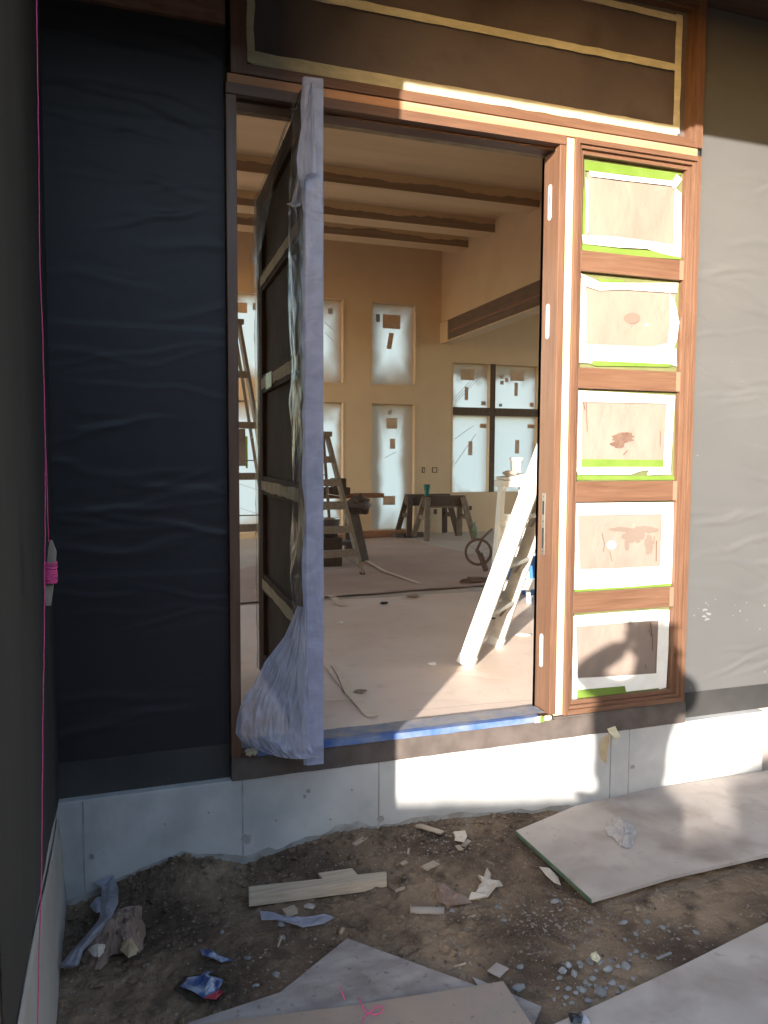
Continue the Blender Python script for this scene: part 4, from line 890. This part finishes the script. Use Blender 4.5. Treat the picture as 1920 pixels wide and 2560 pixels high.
# gently bowed board
top_l, bot_l = Vector((*pts[0], 0)), Vector((*pts[1], 0))
far = [(pts[0][0], pts[0][1]), (1.95, -.045), (2.35, -.012), (3.55, -.006)]
near = [(pts[1][0], pts[1][1]), (1.95, -.672), (2.40, -.668), (3.55, -.66)]
def bowed(dz, u, v):
    k = u*3; i = min(int(k), 2); f = k-i
    a = Vector(far[i]).lerp(Vector(far[i+1]), f); b = Vector(near[i]).lerp(Vector(near[i+1]), f); p = a.lerp(b, v)
    return Vector((p.x, p.y, zt-dz+.004*math.sin(p.x*3)))
mb = MB(); nu, nv = 30, 8
g0 = [bowed(0, i/nu, j/nv) for j in range(nv+1) for i in range(nu+1)]; g1 = [bowed(.013, i/nu, j/nv) for j in range(nv+1) for i in range(nu+1)]
N1 = len(g0); ff = [(j*(nu+1)+i, j*(nu+1)+i+1, (j+1)*(nu+1)+i+1, (j+1)*(nu+1)+i) for j in range(nv) for i in range(nu)]
ff += [tuple(N1+q for q in reversed(f)) for f in ff]
ff += [(i, i+1, N1+i+1, N1+i) for i in range(nu)] + [(nv*(nu+1)+i, nv*(nu+1)+i+1, N1+nv*(nu+1)+i+1, N1+nv*(nu+1)+i) for i in range(nu)]
ff += [(j*(nu+1), (j+1)*(nu+1), N1+(j+1)*(nu+1), N1+j*(nu+1)) for j in range(nv)] + [(j*(nu+1)+nu, (j+1)*(nu+1)+nu, N1+(j+1)*(nu+1)+nu, N1+j*(nu+1)+nu) for j in range(nv)]
mb.add(g0+g1, ff).build('board', M['board_pale'], bb)
p0, p1 = bowed(.0065, 0, 0), bowed(.0065, 0, 1); MB().bar(p0+Vector((-.003, 0, 0)), p1+Vector((-.003, 0, 0)), .004, .014).build('green_edge', M['green_edge'], bb)
slab_poly('grey_board', 'weathered grey board with its corner pointing at the doorway, under the tan board', 'board', [xy(868, 2345, GZ+.02), xy(1205, 2468, GZ+.02), (1.10, -1.5), (.25, -1.6), xy(470, 2556, GZ+.02), xy(700, 2480, GZ+.02)], GZ+.02, .012, M['board_grey'])
slab_poly('tan_board', 'tan particle board at the bottom edge of the view with pink string on it', 'board', [xy(480, 2562, GZ+.04), xy(900, 2510, GZ+.04), xy(1258, 2452, GZ+.04), xy(1330, 2560, GZ+.04), (1.12, -1.5), (.3, -1.5)], GZ+.04, .016, M['board_tan'])
slab_poly('grey_board', 'small dark grey board corner showing right of the tan board', 'board', [xy(1180, 2440, GZ+.012), xy(1290, 2488, GZ+.012), xy(1354, 2515, GZ+.012), xy(1330, 2570, GZ+.012), (1.0, -1.3)], GZ+.0115, .01, M['board_grey'])
slab_poly('cement_board', 'large pale board filling the bottom right corner', 'board', [xy(1372, 2565, GZ+.03), xy(1500, 2508, GZ+.03), xy(1700, 2415, GZ+.03), xy(1920, 2305, GZ+.03), (2.9, -.62), (3.3, -1.6), (1.1, -1.7)], GZ+.03, .013, M['board_pale'])
# lumber scraps
def zl(z=0): return GZ+z
lx = thing('lumber_offcut', 'thick pale lumber offcut lying on the dirt below the doorway', 'lumber', (.7, -.25, GZ))
a, b = PZ(621, 2216, zl(.042)), PZ(966, 2178, zl(.042)); a2, b2 = PZ(622, 2240, zl(.042)), PZ(967, 2196, zl(.042))
MB().prism([a, b, Vector((b2.x, b2.y, b.z)), Vector((a2.x, a2.y, a.z))], (0, 0, -.04)).build('offcut', M['pine'], lx, bevel=.002)
t2 = thing('lumber_strip', 'thin flat wood strip tucked behind the thick offcut', 'lumber', (.8, -.17, GZ))
a, b = PZ(795, 2182, zl(.03)), PZ(880, 2170, zl(.03)); MB().prism([a, b, b+Vector((.01, -.08, 0)), a+Vector((.01, -.08, 0))], (0, 0, -.012)).build('strip', M['pine'], t2, bevel=.001)
def chip(px, py, l, w_, ang, m, lab, name='wood_chip', cat='wood chip', th_=.006, z=.01, grp='wood scraps on the dirt'):
    p = PZ(px, py, zl(.0)); p.z = gz(p.x, p.y)+z; d = Vector((math.cos(ang), math.sin(ang), .06)); t = thing(name, lab, cat, p, grp)
    MB().bar(p-d*l/2, p+d*l/2, w_, th_).build('piece', m, t, bevel=.001)
chip(725, 2285, .045, .032, .2, M['chip'], 'small square wood block below the thick offcut', 'wood_block', 'wood block', .018, .012)
chip(1073, 2103, .13, .032, -1.05, M['chip'], 'upright tan wood shim near the foundation', 'wood_shim', 'shim', .006, .02)
chip(1075, 2183, .065, .035, .35, M['chip'], 'pale flat wood chip between the shim and the torn paper')
chip(1150, 2105, .05, .04, -.3, M['cream_paper'], 'pale square chip near the foundation, right of the shim')
chip(1165, 2125, .05, .02, .6, M['chip'], 'narrow chip under the pale square chip')
chip(1148, 2135, .035, .02, 1.6, M['chip'], 'small crumbly chip left of the narrow chip')
chip(900, 2148, .07, .022, .55, M['chip'], 'grey brown splinter on the mound below the doorway')
chip(1010, 2170, .03, .02, .4, M['chip'], 'tiny chip at the right end of the thick offcut')
chip(855, 2330, .03, .01, 1.0, M['chip'], 'tiny white splinter above the grey board corner')
chip(700, 2365, .05, .006, 1.1, M['chip'], 'thin splinter left of the grey board corner')
chip(1000, 2235, .04, .012, .2, M['chip'], 'thin splinter right of the thick offcut')
chip(1245, 2435, .05, .045, .5, M['board_pale'], 'small pale square piece above the tan board edge', 'wood_chip', 'chip', .004, .02)
chip(1180, 2297, .03, .008, .1, M['chip'], 'thin pale sliver in the middle of the bare dirt')
chip(1150, 2415, .04, .004, 0, M['chip'], 'thin white sliver above the grey board edge')
chip(1660, 2391, .06, .008, .1, M['stone'], 'thin grey nail like sliver above the corner board')
# caulk tube piece
p = PZ(1068, 2266, zl(.02)); ct = thing('broken_tube', 'grey white broken tube lying on the dirt', 'tube', p); p.z = gz(p.x, p.y)+.014
MB().tube([p+Vector((-.055, .022, 0)), p+Vector((.055, -.022, 0))], .013, 12).build('tube', M['board_pale'], ct, smooth=True)
# flat oval stone
def stone(px, py, r, lab, flat_=.6, grp=None, m='stone'):
    p = PZ(px, py, zl(0)); z = gz(p.x, p.y); mb = MB(); rock(mb, (p.x, p.y, z+r*flat_*.45), r, flat_)
    return tag(mb.build('stone', M[m], bevel=r*.08), lab, 'stone', grp)
stone(775, 2258, .020, 'pale oval stone under the thick offcut', .3, None, 'board_pale')
near_st = [(1475, 2395, .019), (1500, 2400, .016), (1420, 2410, .016), (1450, 2402, .018), (1405, 2425, .02), (1435, 2430, .014), (1520, 2420, .022), (1545, 2410, .014), (1563, 2408, .021), (1480, 2437, .015), (1530, 2450, .017), (1500, 2478, .023), (1455, 2470, .016), (1420, 2465, .013), (1440, 2480, .014), (1575, 2385, .012), (1590, 2375, .012), (1605, 2390, .012), (1470, 2500, .013), (1415, 2490, .012), (1555, 2462, .015), (1545, 2480, .010), (1430, 2500, .009), (1395, 2465, .009), (1410, 2505, .009), (1385, 2490, .010), (1490, 2455, .010), (1465, 2450, .011), (1515, 2468, .010), (1400, 2440, .011), (1582, 2440, .009), (1490, 2420, .010)]
random.seed(5)
for i, (x, y, r) in enumerate(near_st): stone(x, y, r*.82, 'grey crushed stone in the heap left of the corner board', .7, 'crushed stones in the heap')
for x, y, r, l in ((1300, 2412, .018, 'grey stone alone right of the grey board edge'), (1295, 2465, .019, 'grey stone by the small dark board corner'), (1655, 2320, .016, 'grey stone highest on the right of the heap'), (1618, 2303, .015, 'grey stone left of the highest one'), (1590, 2330, .014, 'grey stone between the heap and the green edged board'), (1560, 2300, .014, 'flat grey stone right under the green edged board corner'), (1388, 2250, .018, 'rounded pale stone left of the green edged board corner'), (1242, 2266, .015, 'grey flat stone in the middle of the dirt'), (1130, 2274, .016, 'grey lump beside the brown leaf shape'), (1435, 2360, .008, 'small white pebble above the heap'), (703, 2310, .016, 'grey stone under the blue white scrap'), (705, 2345, .014, 'pale grey stone below the blue white scrap'), (620, 2403, .012, 'pale pebble right of the blue wrapper'), (640, 2463, .011, 'white pebble near the grey board left corner'), (690, 2440, .016, 'torn pale lump left of the grey board'), (555, 2330, .012, 'dull flat pebble above the blue wrapper'), (1260, 2300, .010, 'small pale pebble in mid dirt'), (1160, 2320, .010, 'small flat pebble above the grey board'), (595, 2180, .008, 'white pebble at the foot of the concrete'), (635, 2175, .008, 'white pebble right of the first one at the concrete'), (1740, 2325, .014, 'pale crumbly stone at the right edge of the dirt')):
    stone(x, y, r*.85, l, .6, None)
random.seed(21)
for k in range(26): stone(random.gauss(1530, 55), random.gauss(2405, 55), random.uniform(.004, .008), 'tiny grey stone chip scattered round the heap', .7, 'tiny stone chips round the heap')
# crumpled / flat scraps
def scrap(name, lab, cat, outline_px, m, z=.006, lift=.02, seed=0, par=None, grp=None, parts=()):
    """a curled piece of paper or film following an outline on the ground"""
    P = [PZ(x, y, zl(z)) for x, y in outline_px]; c = sum(P, Vector())/len(P)
    t = thing(name, lab, cat, c, grp); rings = 5; n = len(P); vs = [c+Vector((0, 0, lift*(.5+noise.noise(c*9+Vector((seed, 0, 0))))))]
    for r in range(1, rings+1):
        for p in P:
            q = c.lerp(p, r/rings); h = lift*(.35+.9*abs(noise.noise(q*22+Vector((seed, 1, 0)))))*(1 if r < rings else random.uniform(.1, 1.2))
            vs.append(Vector((q.x, q.y, max(gz(q.x, q.y), GZ-.01)+z+h)))
    fs = [(0, 1+i, 1+(i+1) % n) for i in range(n)]+[(1+(r-1)*n+i, 1+r*n+i, 1+r*n+(i+1) % n, 1+(r-1)*n+(i+1) % n) for r in range(1, rings) for i in range(n)]
    MB().add(vs, fs).build('sheet', M[m], t, solid=.0008); return t
W = lambda a, b: (480+a/2.304, 2050+b/2.304)   # crop frame of the photo study
scrap('film_scrap', 'blue white curled plastic scrap below the thick offcut', 'plastic scrap', [W(390, 520), W(440, 525), W(500, 540), W(560, 575), W(640, 565), W(760, 555), W(800, 540), W(820, 560), W(760, 600), W(690, 610), W(640, 622), W(560, 600), W(480, 570), W(400, 565)], 'film_clear', .008, .018, 1)
scrap('torn_paper', 'star shaped torn cream paper on the dirt right of the offcut', 'paper', [(1217, 2180), (1228, 2195), (1225, 2205), (1258, 2215), (1240, 2232), (1220, 2252), (1170, 2254), (1205, 2247), (1212, 2230), (1195, 2222), (1205, 2215), (1193, 2200), (1208, 2203)], 'cream_paper', .01, .03, 2)
scrap('torn_paper', 'narrow torn cream strip beside the green board edge', 'paper', [(1348, 2168), (1372, 2170), (1395, 2190), (1402, 2212), (1385, 2205), (1365, 2188)], 'cream_paper', .008, .012, 3)
scrap('torn_paper', 'small cream scrap folded on the right of the shim', 'paper', [(1140, 2095), (1152, 2095), (1168, 2106), (1160, 2118), (1136, 2112)], 'cream_paper', .02, .01, 4)
scrap('wrapper', 'blue foil wrapper curled on the dark dirt', 'wrapper', [W(45, 745), W(110, 765), W(160, 790), W(235, 825), W(170, 830), W(120, 810), W(60, 800)], 'wrap_blue', .008, .02, 5)
scrap('wrapper', 'blue and red torn wrapper inside clear film at lower left', 'wrapper', [(450, 2462), (470, 2445), (500, 2440), (520, 2425), (530, 2438), (515, 2450), (560, 2458), (545, 2480), (510, 2494), (480, 2480)], 'wrap_blue', .01, .02, 6)
scrap('wrapper', 'red scrap at the tip of the blue torn wrapper', 'wrapper', [(510, 2492), (548, 2475), (558, 2482), (540, 2494)], 'wrap_red', .012, .01, 7)
scrap('film_scrap', 'round clear film lying under the blue and red wrapper', 'plastic scrap', [(432, 2470), (460, 2435), (520, 2430), (575, 2452), (585, 2480), (540, 2502), (480, 2500)], 'film', .004, .008, 8)
scrap('brown_leaf', 'brown curled leather like leaf beside the torn paper star', 'leaf', [(1090, 2235), (1105, 2220), (1130, 2232), (1170, 2250), (1180, 2262), (1150, 2275), (1120, 2265), (1092, 2255)], 'kraft', .008, .025, 9)
scrap('torn_paper', 'pale yellow scrap among the crushed stones', 'paper', [(1475, 2385), (1490, 2375), (1502, 2392), (1495, 2402), (1480, 2398)], 'tape_y', .015, .02, 10)
# bark strips against the wall
for pts, lab in (([(932, 2110), (935, 2090), (940, 2075)], 'pale curled bark strip at the foot of the wall'), ([(945, 2125), (955, 2110), (950, 2100)], 'short curled bark strip right of the first'), ([(960, 2132), (985, 2118), (1015, 2112), (1022, 2120), (1020, 2135)], 'thin looping pale peel on the mound')):
    P = [PZ(x, y, zl(.03)) for x, y in pts]; mb = MB()
    for a, b in zip(P[:-1], P[1:]): mb.bar(a, b, .018 if 'bark' in lab else .008, .003)
    tag(mb.build('bark_strip', M['chip']), lab, 'bark')
# crumpled white plastic on the right board
cw = thing('crumpled_plastic', 'crumpled white plastic on the large pale board', 'plastic', PZ(1550, 2090, zt))
def crinkle(par, outline_px, z, lift, m, seed, name='sheet'):
    P = [PZ(x, y, z) for x, y in outline_px]; c = sum(P, Vector())/len(P); n = len(P); rings = 14
    P = [q for a, b in zip(P, P[1:]+P[:1]) for q in (a, a.lerp(b, .33)+(c-a)*random.uniform(-.06, .10), a.lerp(b, .67)+(c-a)*random.uniform(-.06, .10))]; n = len(P)
    vs = [c+Vector((0, 0, lift))]
    for r in range(1, rings+1):
        for p in P:
            q = c.lerp(p, r/rings); f = 1-(r/rings)**2
            vs.append(Vector((q.x, q.y, z+.002+lift*(f*.60+.6*f*abs(noise.noise(q*22+Vector((seed, 0, 0))))+.22*abs(noise.noise(q*60+Vector((seed, 4, 0))))))))
    fs = [(0, 1+i, 1+(i+1) % n) for i in range(n)]+[(1+(r-1)*n+i, 1+r*n+i, 1+r*n+(i+1) % n, 1+(r-1)*n+(i+1) % n) for r in range(1, rings) for i in range(n)]
    return MB().add(vs, fs).build(name, M[m], par, solid=.0008)
crinkle(cw, [(1522, 2052), (1540, 2044), (1560, 2056), (1586, 2066), (1594, 2084), (1582, 2096), (1584, 2110), (1570, 2122), (1548, 2116), (1536, 2098), (1518, 2088), (1511, 2070)], zt, .028, 'thin_white', 2)
crinkle(cw, [(1530, 2052), (1548, 2050), (1556, 2066), (1574, 2072), (1572, 2088), (1560, 2092), (1546, 2084), (1530, 2076)], zt+.004, .05, 'thin_white', 5)
crinkle(cw, [(1550, 2096), (1568, 2094), (1580, 2104), (1572, 2118), (1556, 2114)], zt+.004, .03, 'thin_white', 9, 'fold')
# crumpled kraft bag and clear sheet at left
kb = thing('crumpled_paper_bag', 'crumpled brown paper heap on the dirt at lower left', 'paper bag', PZ(290, 2380, GZ))
K = lambda a, b: (0+a/3.456, 2050+b/3.456)
crinkle(kb, [K(860, 900), K(980, 850), K(1060, 790), K(1230, 765), K(1260, 1000), K(1240, 1130), K(1210, 1160), K(1120, 1210), K(1020, 1160), K(950, 1190), K(920, 1260), K(850, 1310), K(760, 1310), K(700, 1240), K(760, 1080)], GZ+.0, .085, 'kraft', 3)
crinkle(kb, [K(1050, 1080), K(1130, 1030), K(1200, 1130), K(1180, 1170), K(1110, 1200), K(1040, 1140)], GZ+.045, .03, 'tape_tan', 7)
crinkle(kb, [K(760, 1130), K(830, 1100), K(910, 1090), K(900, 1150), K(850, 1200), K(800, 1180)], GZ+.05, .03, 'cream_paper', 8)
cs = thing('clear_film', 'long twisted clear film running past the crumpled brown paper', 'plastic film', PZ(230, 2320, GZ))
Lf = [K(970, 470), K(880, 560), K(870, 700), K(860, 850), K(720, 1020), K(600, 1150), K(520, 1250), K(460, 1270)]
Rt = [K(985, 480), K(1025, 600), K(1020, 720), K(960, 850), K(880, 960), K(720, 1130), K(680, 1260), K(600, 1285)]
def fn(u, v):
    k = v*(len(Lf)-1); i = min(int(k), len(Lf)-2); f = k-i
    l = (Lf[i][0]*(1-f)+Lf[i+1][0]*f, Lf[i][1]*(1-f)+Lf[i+1][1]*f); r = (Rt[i][0]*(1-f)+Rt[i+1][0]*f, Rt[i][1]*(1-f)+Rt[i+1][1]*f)
    z = GZ+.02+.05*math.sin(v*3.14)+.02*math.sin(u*3.14)+.012*fbm((u*3, v*8, 2), 3)
    return PZ(l[0]*(1-u)+r[0]*u, l[1]*(1-u)+r[1]*u, z)
MB().grid(10, 50, fn).build('sheet', M['film_clear'], cs, smooth=True)
crinkle(cs, [K(805, 550), K(880, 520), K(975, 480), K(960, 600), K(880, 600)], GZ+.03, .02, 'film_clear', 4, 'fold')
crinkle(cs, [K(775, 750), K(820, 690), K(890, 690), K(890, 800), K(830, 810)], GZ+.02, .025, 'film_clear', 6, 'fold')
bc = scrap('film_scrap', 'small white scrap against the pale leaning sheet', 'plastic scrap', [(105, 2425), (128, 2418), (128, 2450), (100, 2455)], 'film_clear', .03, .02, 14)
# yellow stain marks / tape patch on concrete, tape flag
tf = thing('tape_flag', 'loose cream tape flag hanging off the flashing in the shadow', 'tape', PY(1525, 1840, -.01))
ruled([(1518, 1822), (1523, 1832), (1540, 1850)], [(1538, 1815), (1546, 1832), (1552, 1840)], lambda u, v: -.012-.012*v, 6, 6).build('flag', M['tape_y'], tf)
ruled([(1503, 1845), (1498, 1868), (1500, 1895), (1510, 1905)], [(1525, 1832), (1522, 1860), (1518, 1885), (1516, 1908)], lambda u, v: -.006-.004*u, 6, 10).build('tail', M['tape_tan'], tf)

# ------------------------------------------------------------------ pink line and stick at left
pl = thing('mason_line', 'bright pink mason line hanging down along the dark left wall', 'string', PX(112, 1400, -.12))
def wob(pts, n=6, a=.0012):
    out = []
    for p, q in zip(pts[:-1], pts[1:]):
        for k in range(n): c = Vector(p).lerp(Vector(q), k/n); out.append(c+Vector((a*noise.noise(c*25), a*noise.noise(c*25+Vector((5, 0, 0))), 0)))
    out.append(Vector(pts[-1])); return out
YL = -1.08
lp = [PY(x, y, YL-.30*max(0, (y-1300)/1300)) for x, y in ((90, -60), (93, 100), (97, 400), (99, 650), (107, 850), (113, 1100), (113, 1200), (112, 1400), (110, 1600), (107, 1800), (105, 2000), (103, 2200), (98, 2400), (92, 2600))]
MB().tube(wob(lp), .0013, 6).build('line', M['pink'], pl, smooth=True)
MB().tube(wob([PY(114, 1120, YL-.002), PY(117, 1200, YL-.002), PY(121, 1355, YL-.002)]), .0011, 6).build('line', M['pink'], pl, smooth=True)
st = thing('string_stake', 'split wooden stick wound with pink string on the left wall', 'stake', PY(125, 1430, YL))
Lf = [(124, 1350), (120, 1375), (117, 1410), (113, 1440), (111, 1480), (114, 1515)]
Rt = [(130, 1352), (141, 1380), (139, 1410), (136, 1440), (132, 1480), (127, 1515)]
lp_ = [PY(x, y, YL) for x, y in Lf]; rp_ = [PY(x, y, YL) for x, y in Rt]
MB().prism(lp_+list(reversed(rp_)), (0, .012, 0)).build('stick', M['old_wood'], st, bevel=.001)
mb = MB()
for k in range(26):
    y = 1411+k*1.95; a = PY(110+random.uniform(-2, 1), y+random.uniform(-2, 2), YL-.004); b = PY(141.5+random.uniform(-1.5, 1), y-2+random.uniform(-3, 3), YL-.004)
    m1 = (a+b)/2+Vector((0, -.005, 0)); m2 = (a+b)/2+Vector((0, .022, 0)); mb.tube([a, m1, b, b+Vector((0, .016, 0)), m2, a+Vector((0, .016, 0)), a], .0015, 5)
mb.build('winding', M['pink'], st, smooth=True)
ps = thing('pink_string', 'loose loop of pink string lying on the tan board', 'string', PZ(930, 2520, GZ+.045))
zz = GZ+.0435
loop = [W(955, 1025), W(975, 1050), W(985, 1085), W(1010, 1110), W(1050, 1122), W(1090, 1110), W(1104, 1085), W(1085, 1070), W(1055, 1080), W(1035, 1100), W(1000, 1125), W(985, 1150), W(990, 1180)]
MB().tube([PZ(x, y, zz+(.003 if 5 < i < 10 else 0)) for i, (x, y) in enumerate(loop)], .0016, 6).build('string', M['pink'], ps, smooth=True)
MB().tube([PZ(*W(*q), zz-.015) for q in ((855, 960), (862, 985), (880, 1032))], .0016, 6).build('string', M['pink'], ps, smooth=True)
p = PZ(1445, 2548, GZ+.04); gp = thing('glove_scrap', 'black and white scrap at the bottom edge of the corner board', 'scrap', p)
crinkle(gp, [(1420, 2538), (1455, 2535), (1465, 2560), (1430, 2562)], GZ+.032, .02, 'black_plastic', 3); crinkle(gp, [(1452, 2540), (1470, 2545), (1475, 2565), (1455, 2562)], GZ+.034, .02, 'film_clear', 5, 'tip')

# ------------------------------------------------------------------ added board fence, unseen behind the camera (its top edge shapes the sunlit band)
fe = thing('added_fence', 'rough board fence added out of view behind the viewpoint to shape the sunlit band', 'fence', (-4, -7, GZ))
tA = math.tan(SUN_AZ); tE = math.tan(SUN_EL)/math.cos(SUN_AZ)
prof = [(-8, -.28), (1.13, -.300), (1.7, -.37), (2.2, -.42), (2.5, -.45), (2.53, -.53), (2.84, -.53), (2.865, -.42), (3.06, -.37), (3.6, -.3), (14, -.3)]
out = [(x-7*tA, -7, z+7*tE+.028) for x, z in prof]
MB().prism([(out[0][0], -7, -1)]+out+[(out[-1][0], -7, -1)], (0, .03, 0)).build('boards', M['fence'], fe)
mb = MB()
for x in np.arange(-13, 8, 2.0): mb.box((x, -7.1, -1), (x+.09, -7.001, 1.35))
mb.build('posts', M['fence'], fe)

nh = thing('added_house', 'dark house block added out of view behind the viewpoint to cut sky light', 'house', (4, -11, GZ))  # unseen block, added to hold sky light off the shaded entrance
MB().box((-4.6, -17, -1), (12, -11, 4.4)).build('wall', M['fence'], nh)
MB().prism([(-5, -10.7, 4.4), (-5, -14, 6.2), (-5, -17.3, 4.4)], (17.4, 0, 0)).build('roof', M['stucco'], nh)
hwg = thing('added_wing', 'dark clad wing added out of view on the right to cut sky light', 'house', (6, -6, GZ))  # unseen wing, added to block sky light from the right
MB().box((5.6, -10.5, -1), (9, -1.75, 4.3)).build('wall', M['stucco'], hwg)
MB().box((5.2, -10.9, 4.3), (9.4, -1.75, 4.5)).build('roof', M['siding'], hwg)

# ------------------------------------------------------------------ the photographer (casts the shadow; stands just behind the lens)
pe = thing('person', 'person in dark jacket and blue trousers holding up a phone behind the viewpoint', 'person', (-.3, -3.4, GZ))
def skin(name, verts, edges, radii, m, par, sub=2):
    me = bpy.data.meshes.new(name); me.from_pydata([tuple(v) for v in verts], edges, []); o = bpy.data.objects.new(name, me); COL.objects.link(o); me.materials.append(m)
    md = o.modifiers.new('skin', 'SKIN'); md.use_smooth_shade = True
    for i, r in enumerate(radii):
        sv = me.skin_vertices[0].data[i]; rr = r if isinstance(r, tuple) else (r, r); sv.radius = rr; sv.use_root = (i == 0)
    s = o.modifiers.new('sub', 'SUBSURF'); s.levels = sub; s.render_levels = sub
    if par: o.parent = par; o.matrix_parent_inverse = pmat(par).inverted()
    return o
V_ = Vector
fwd = V_((.334, .943, 0)); rt = V_((.943, -.334, 0))
hipc = V_((-.395, -3.43, .50)); chest = V_((-.345, -3.40, .80)); neck = V_((-.21, -3.34, 1.03)); headc = V_((-.155, -3.265, 1.125))
shL = V_((-.42, -3.33, .955)); shR = V_((-.09, -3.43, .97)); elL = V_((-.405, -3.09, 1.0)); elR = V_((.02, -3.26, .84))
waL = V_((-.12, -3.055, 1.115)); waR = V_((.055, -3.09, 1.08))
body = [hipc, hipc+V_((.01, .0, .15)), chest, chest+V_((.03, .02, .12)), neck, headc-V_((0, .01, .07)), headc, headc+V_((.01, .01, .07)),
        shL, elL, waL, shR, elR, waR,
        hipc+V_((-.10, .03, -.08)), V_((-.44, -3.36, .04)), V_((-.45, -3.42, -.34)), hipc+V_((.10, -.03, -.08)), V_((-.22, -3.42, .04)), V_((-.21, -3.50, -.34))]
edges = [(0, 1), (1, 2), (2, 3), (3, 4), (4, 5), (5, 6), (6, 7), (3, 8), (8, 9), (9, 10), (3, 11), (11, 12), (12, 13), (0, 14), (14, 15), (15, 16), (0, 17), (17, 18), (18, 19)]
rad = [(.15, .12), (.14, .11), (.165, .12), (.13, .09), .055, .06, (.085, .10), (.075, .085), .062, .048, .028, .062, .048, .028, .095, .06, .042, .095, .06, .042]
skin('body', body, edges, rad, M['skin'], pe)
jk = [hipc+V_((0, 0, .0)), hipc+V_((.01, .0, .15)), chest, chest+V_((.03, .02, .125)), neck-V_((0, 0, .02)), shL, elL, waL.lerp(elL, .12), shR, elR, waR.lerp(elR, .12)]
skin('jacket', jk, [(0, 1), (1, 2), (2, 3), (3, 4), (3, 5), (5, 6), (6, 7), (3, 8), (8, 9), (9, 10)], [(.21, .16), (.20, .15), (.215, .165), (.16, .115), .065, .072, .062, .046, .09, .068, .045], M['jacket'], pe)
tr_ = [hipc, body[14], body[15], body[16]+V_((0, 0, .03)), body[17], body[18], body[19]+V_((0, 0, .03))]
skin('trousers', tr_, [(0, 1), (1, 2), (2, 3), (0, 4), (4, 5), (5, 6)], [(.165, .13), .11, .076, .06, .11, .076, .06], M['jeans'], pe)
for b_ in (body[16], body[19]):
    skin('boot', [b_+V_((0, 0, .02)), b_+V_((0, 0, -.035)), b_+fwd*.10+V_((0, 0, -.045)), b_+fwd*.18+V_((0, 0, -.05))], [(0, 1), (1, 2), (2, 3)], [.055, .05, (.045, .035), (.04, .028)], M['kraft'], pe)
# face, ears, hair
hd_ = MB()
fz = fwd
skin('hair', [headc-fwd*.02+V_((0, 0, .03)), headc-fwd*.01+V_((0, 0, .085)), headc-fwd*.06+V_((0, 0, -.02))], [(0, 1), (0, 2)], [(.093, .10), (.075, .08), (.07, .07)], M['hair'], pe)
skin('nose', [headc+fwd*.085+V_((0, 0, .015)), headc+fwd*.108+V_((0, 0, -.02))], [(0, 1)], [.008, .013], M['skin'], pe)
for s in (-1, 1):
    mb = MB(); crumple(mb, headc+fwd*.088+rt*.032*s+V_((0, 0, .012)), .011, .011, .011, 8, 0, 0); mb.build('eye', M['white'], pe, smooth=True)
    mb = MB(); crumple(mb, headc+rt*.088*s, .012, .02, .03, 8, 0, .1); mb.build('ear', M['skin'], pe, smooth=True)
mb = MB(); crumple(mb, headc+fwd*.094+V_((0, 0, -.048)), .024, .01, .007, 8, 0, 0); mb.build('mouth', mat('lips', (.35, .13, .11), .5), pe, smooth=True)
# hands
def hand(wr, kn, side, nm='hand'):
    d = (kn-wr).normalized(); up = V_((0, 0, 1)); lat = d.cross(up).normalized()*side; lat2 = up.cross(lat)
    palm = [wr, wr.lerp(kn, .5), kn]; v = list(palm); e = [(0, 1), (1, 2)]; r = [.024, (.032, .016), (.034, .014)]
    skin(nm, v, e, r, M['skin'], pe)
    for i, (off, ln) in enumerate(((.028, .062), (.010, .072), (-.008, .068), (-.026, .054))):
        b0 = kn+up*off*.9; b1 = b0+d*ln*.45+lat*.006; b2 = b1+d*ln*.15+lat*(-.022); b3 = b2-d*ln*.12+lat*(-.018)
        skin('finger', [b0, b1, b2, b3], [(0, 1), (1, 2), (2, 3)], [.0095, .009, .008, .0065], M['skin'], pe, 1)
    t0 = wr.lerp(kn, .45)+up*.02; skin('thumb', [t0, t0+up*.025+d*.02, t0+up*.035+d*.048], [(0, 1), (1, 2)], [.012, .010, .008], M['skin'], pe, 1)
hand(waL, CAM-fwd*.035-rt*.07+V_((0, 0, .0)), 1); hand(waR, CAM-fwd*.035+rt*.07+V_((0, 0, -.01)), -1)
ph = thing('phone', 'black phone held upright by the person', 'phone', CAM-fwd*.012)
c = CAM-fwd*.014+V_((0, 0, -.035))
MB().bar(c-V_((0, 0, .078)), c+V_((0, 0, .078)), .075, .009, fwd).build('phone_body', M['black_plastic'], ph, bevel=.002)
MB().bar(c-V_((0, 0, .072))-fwd*.0055, c+V_((0, 0, .072))-fwd*.0055, .069, .001, fwd).build('screen', mat('phone glass', (.02, .02, .025), .05), ph)
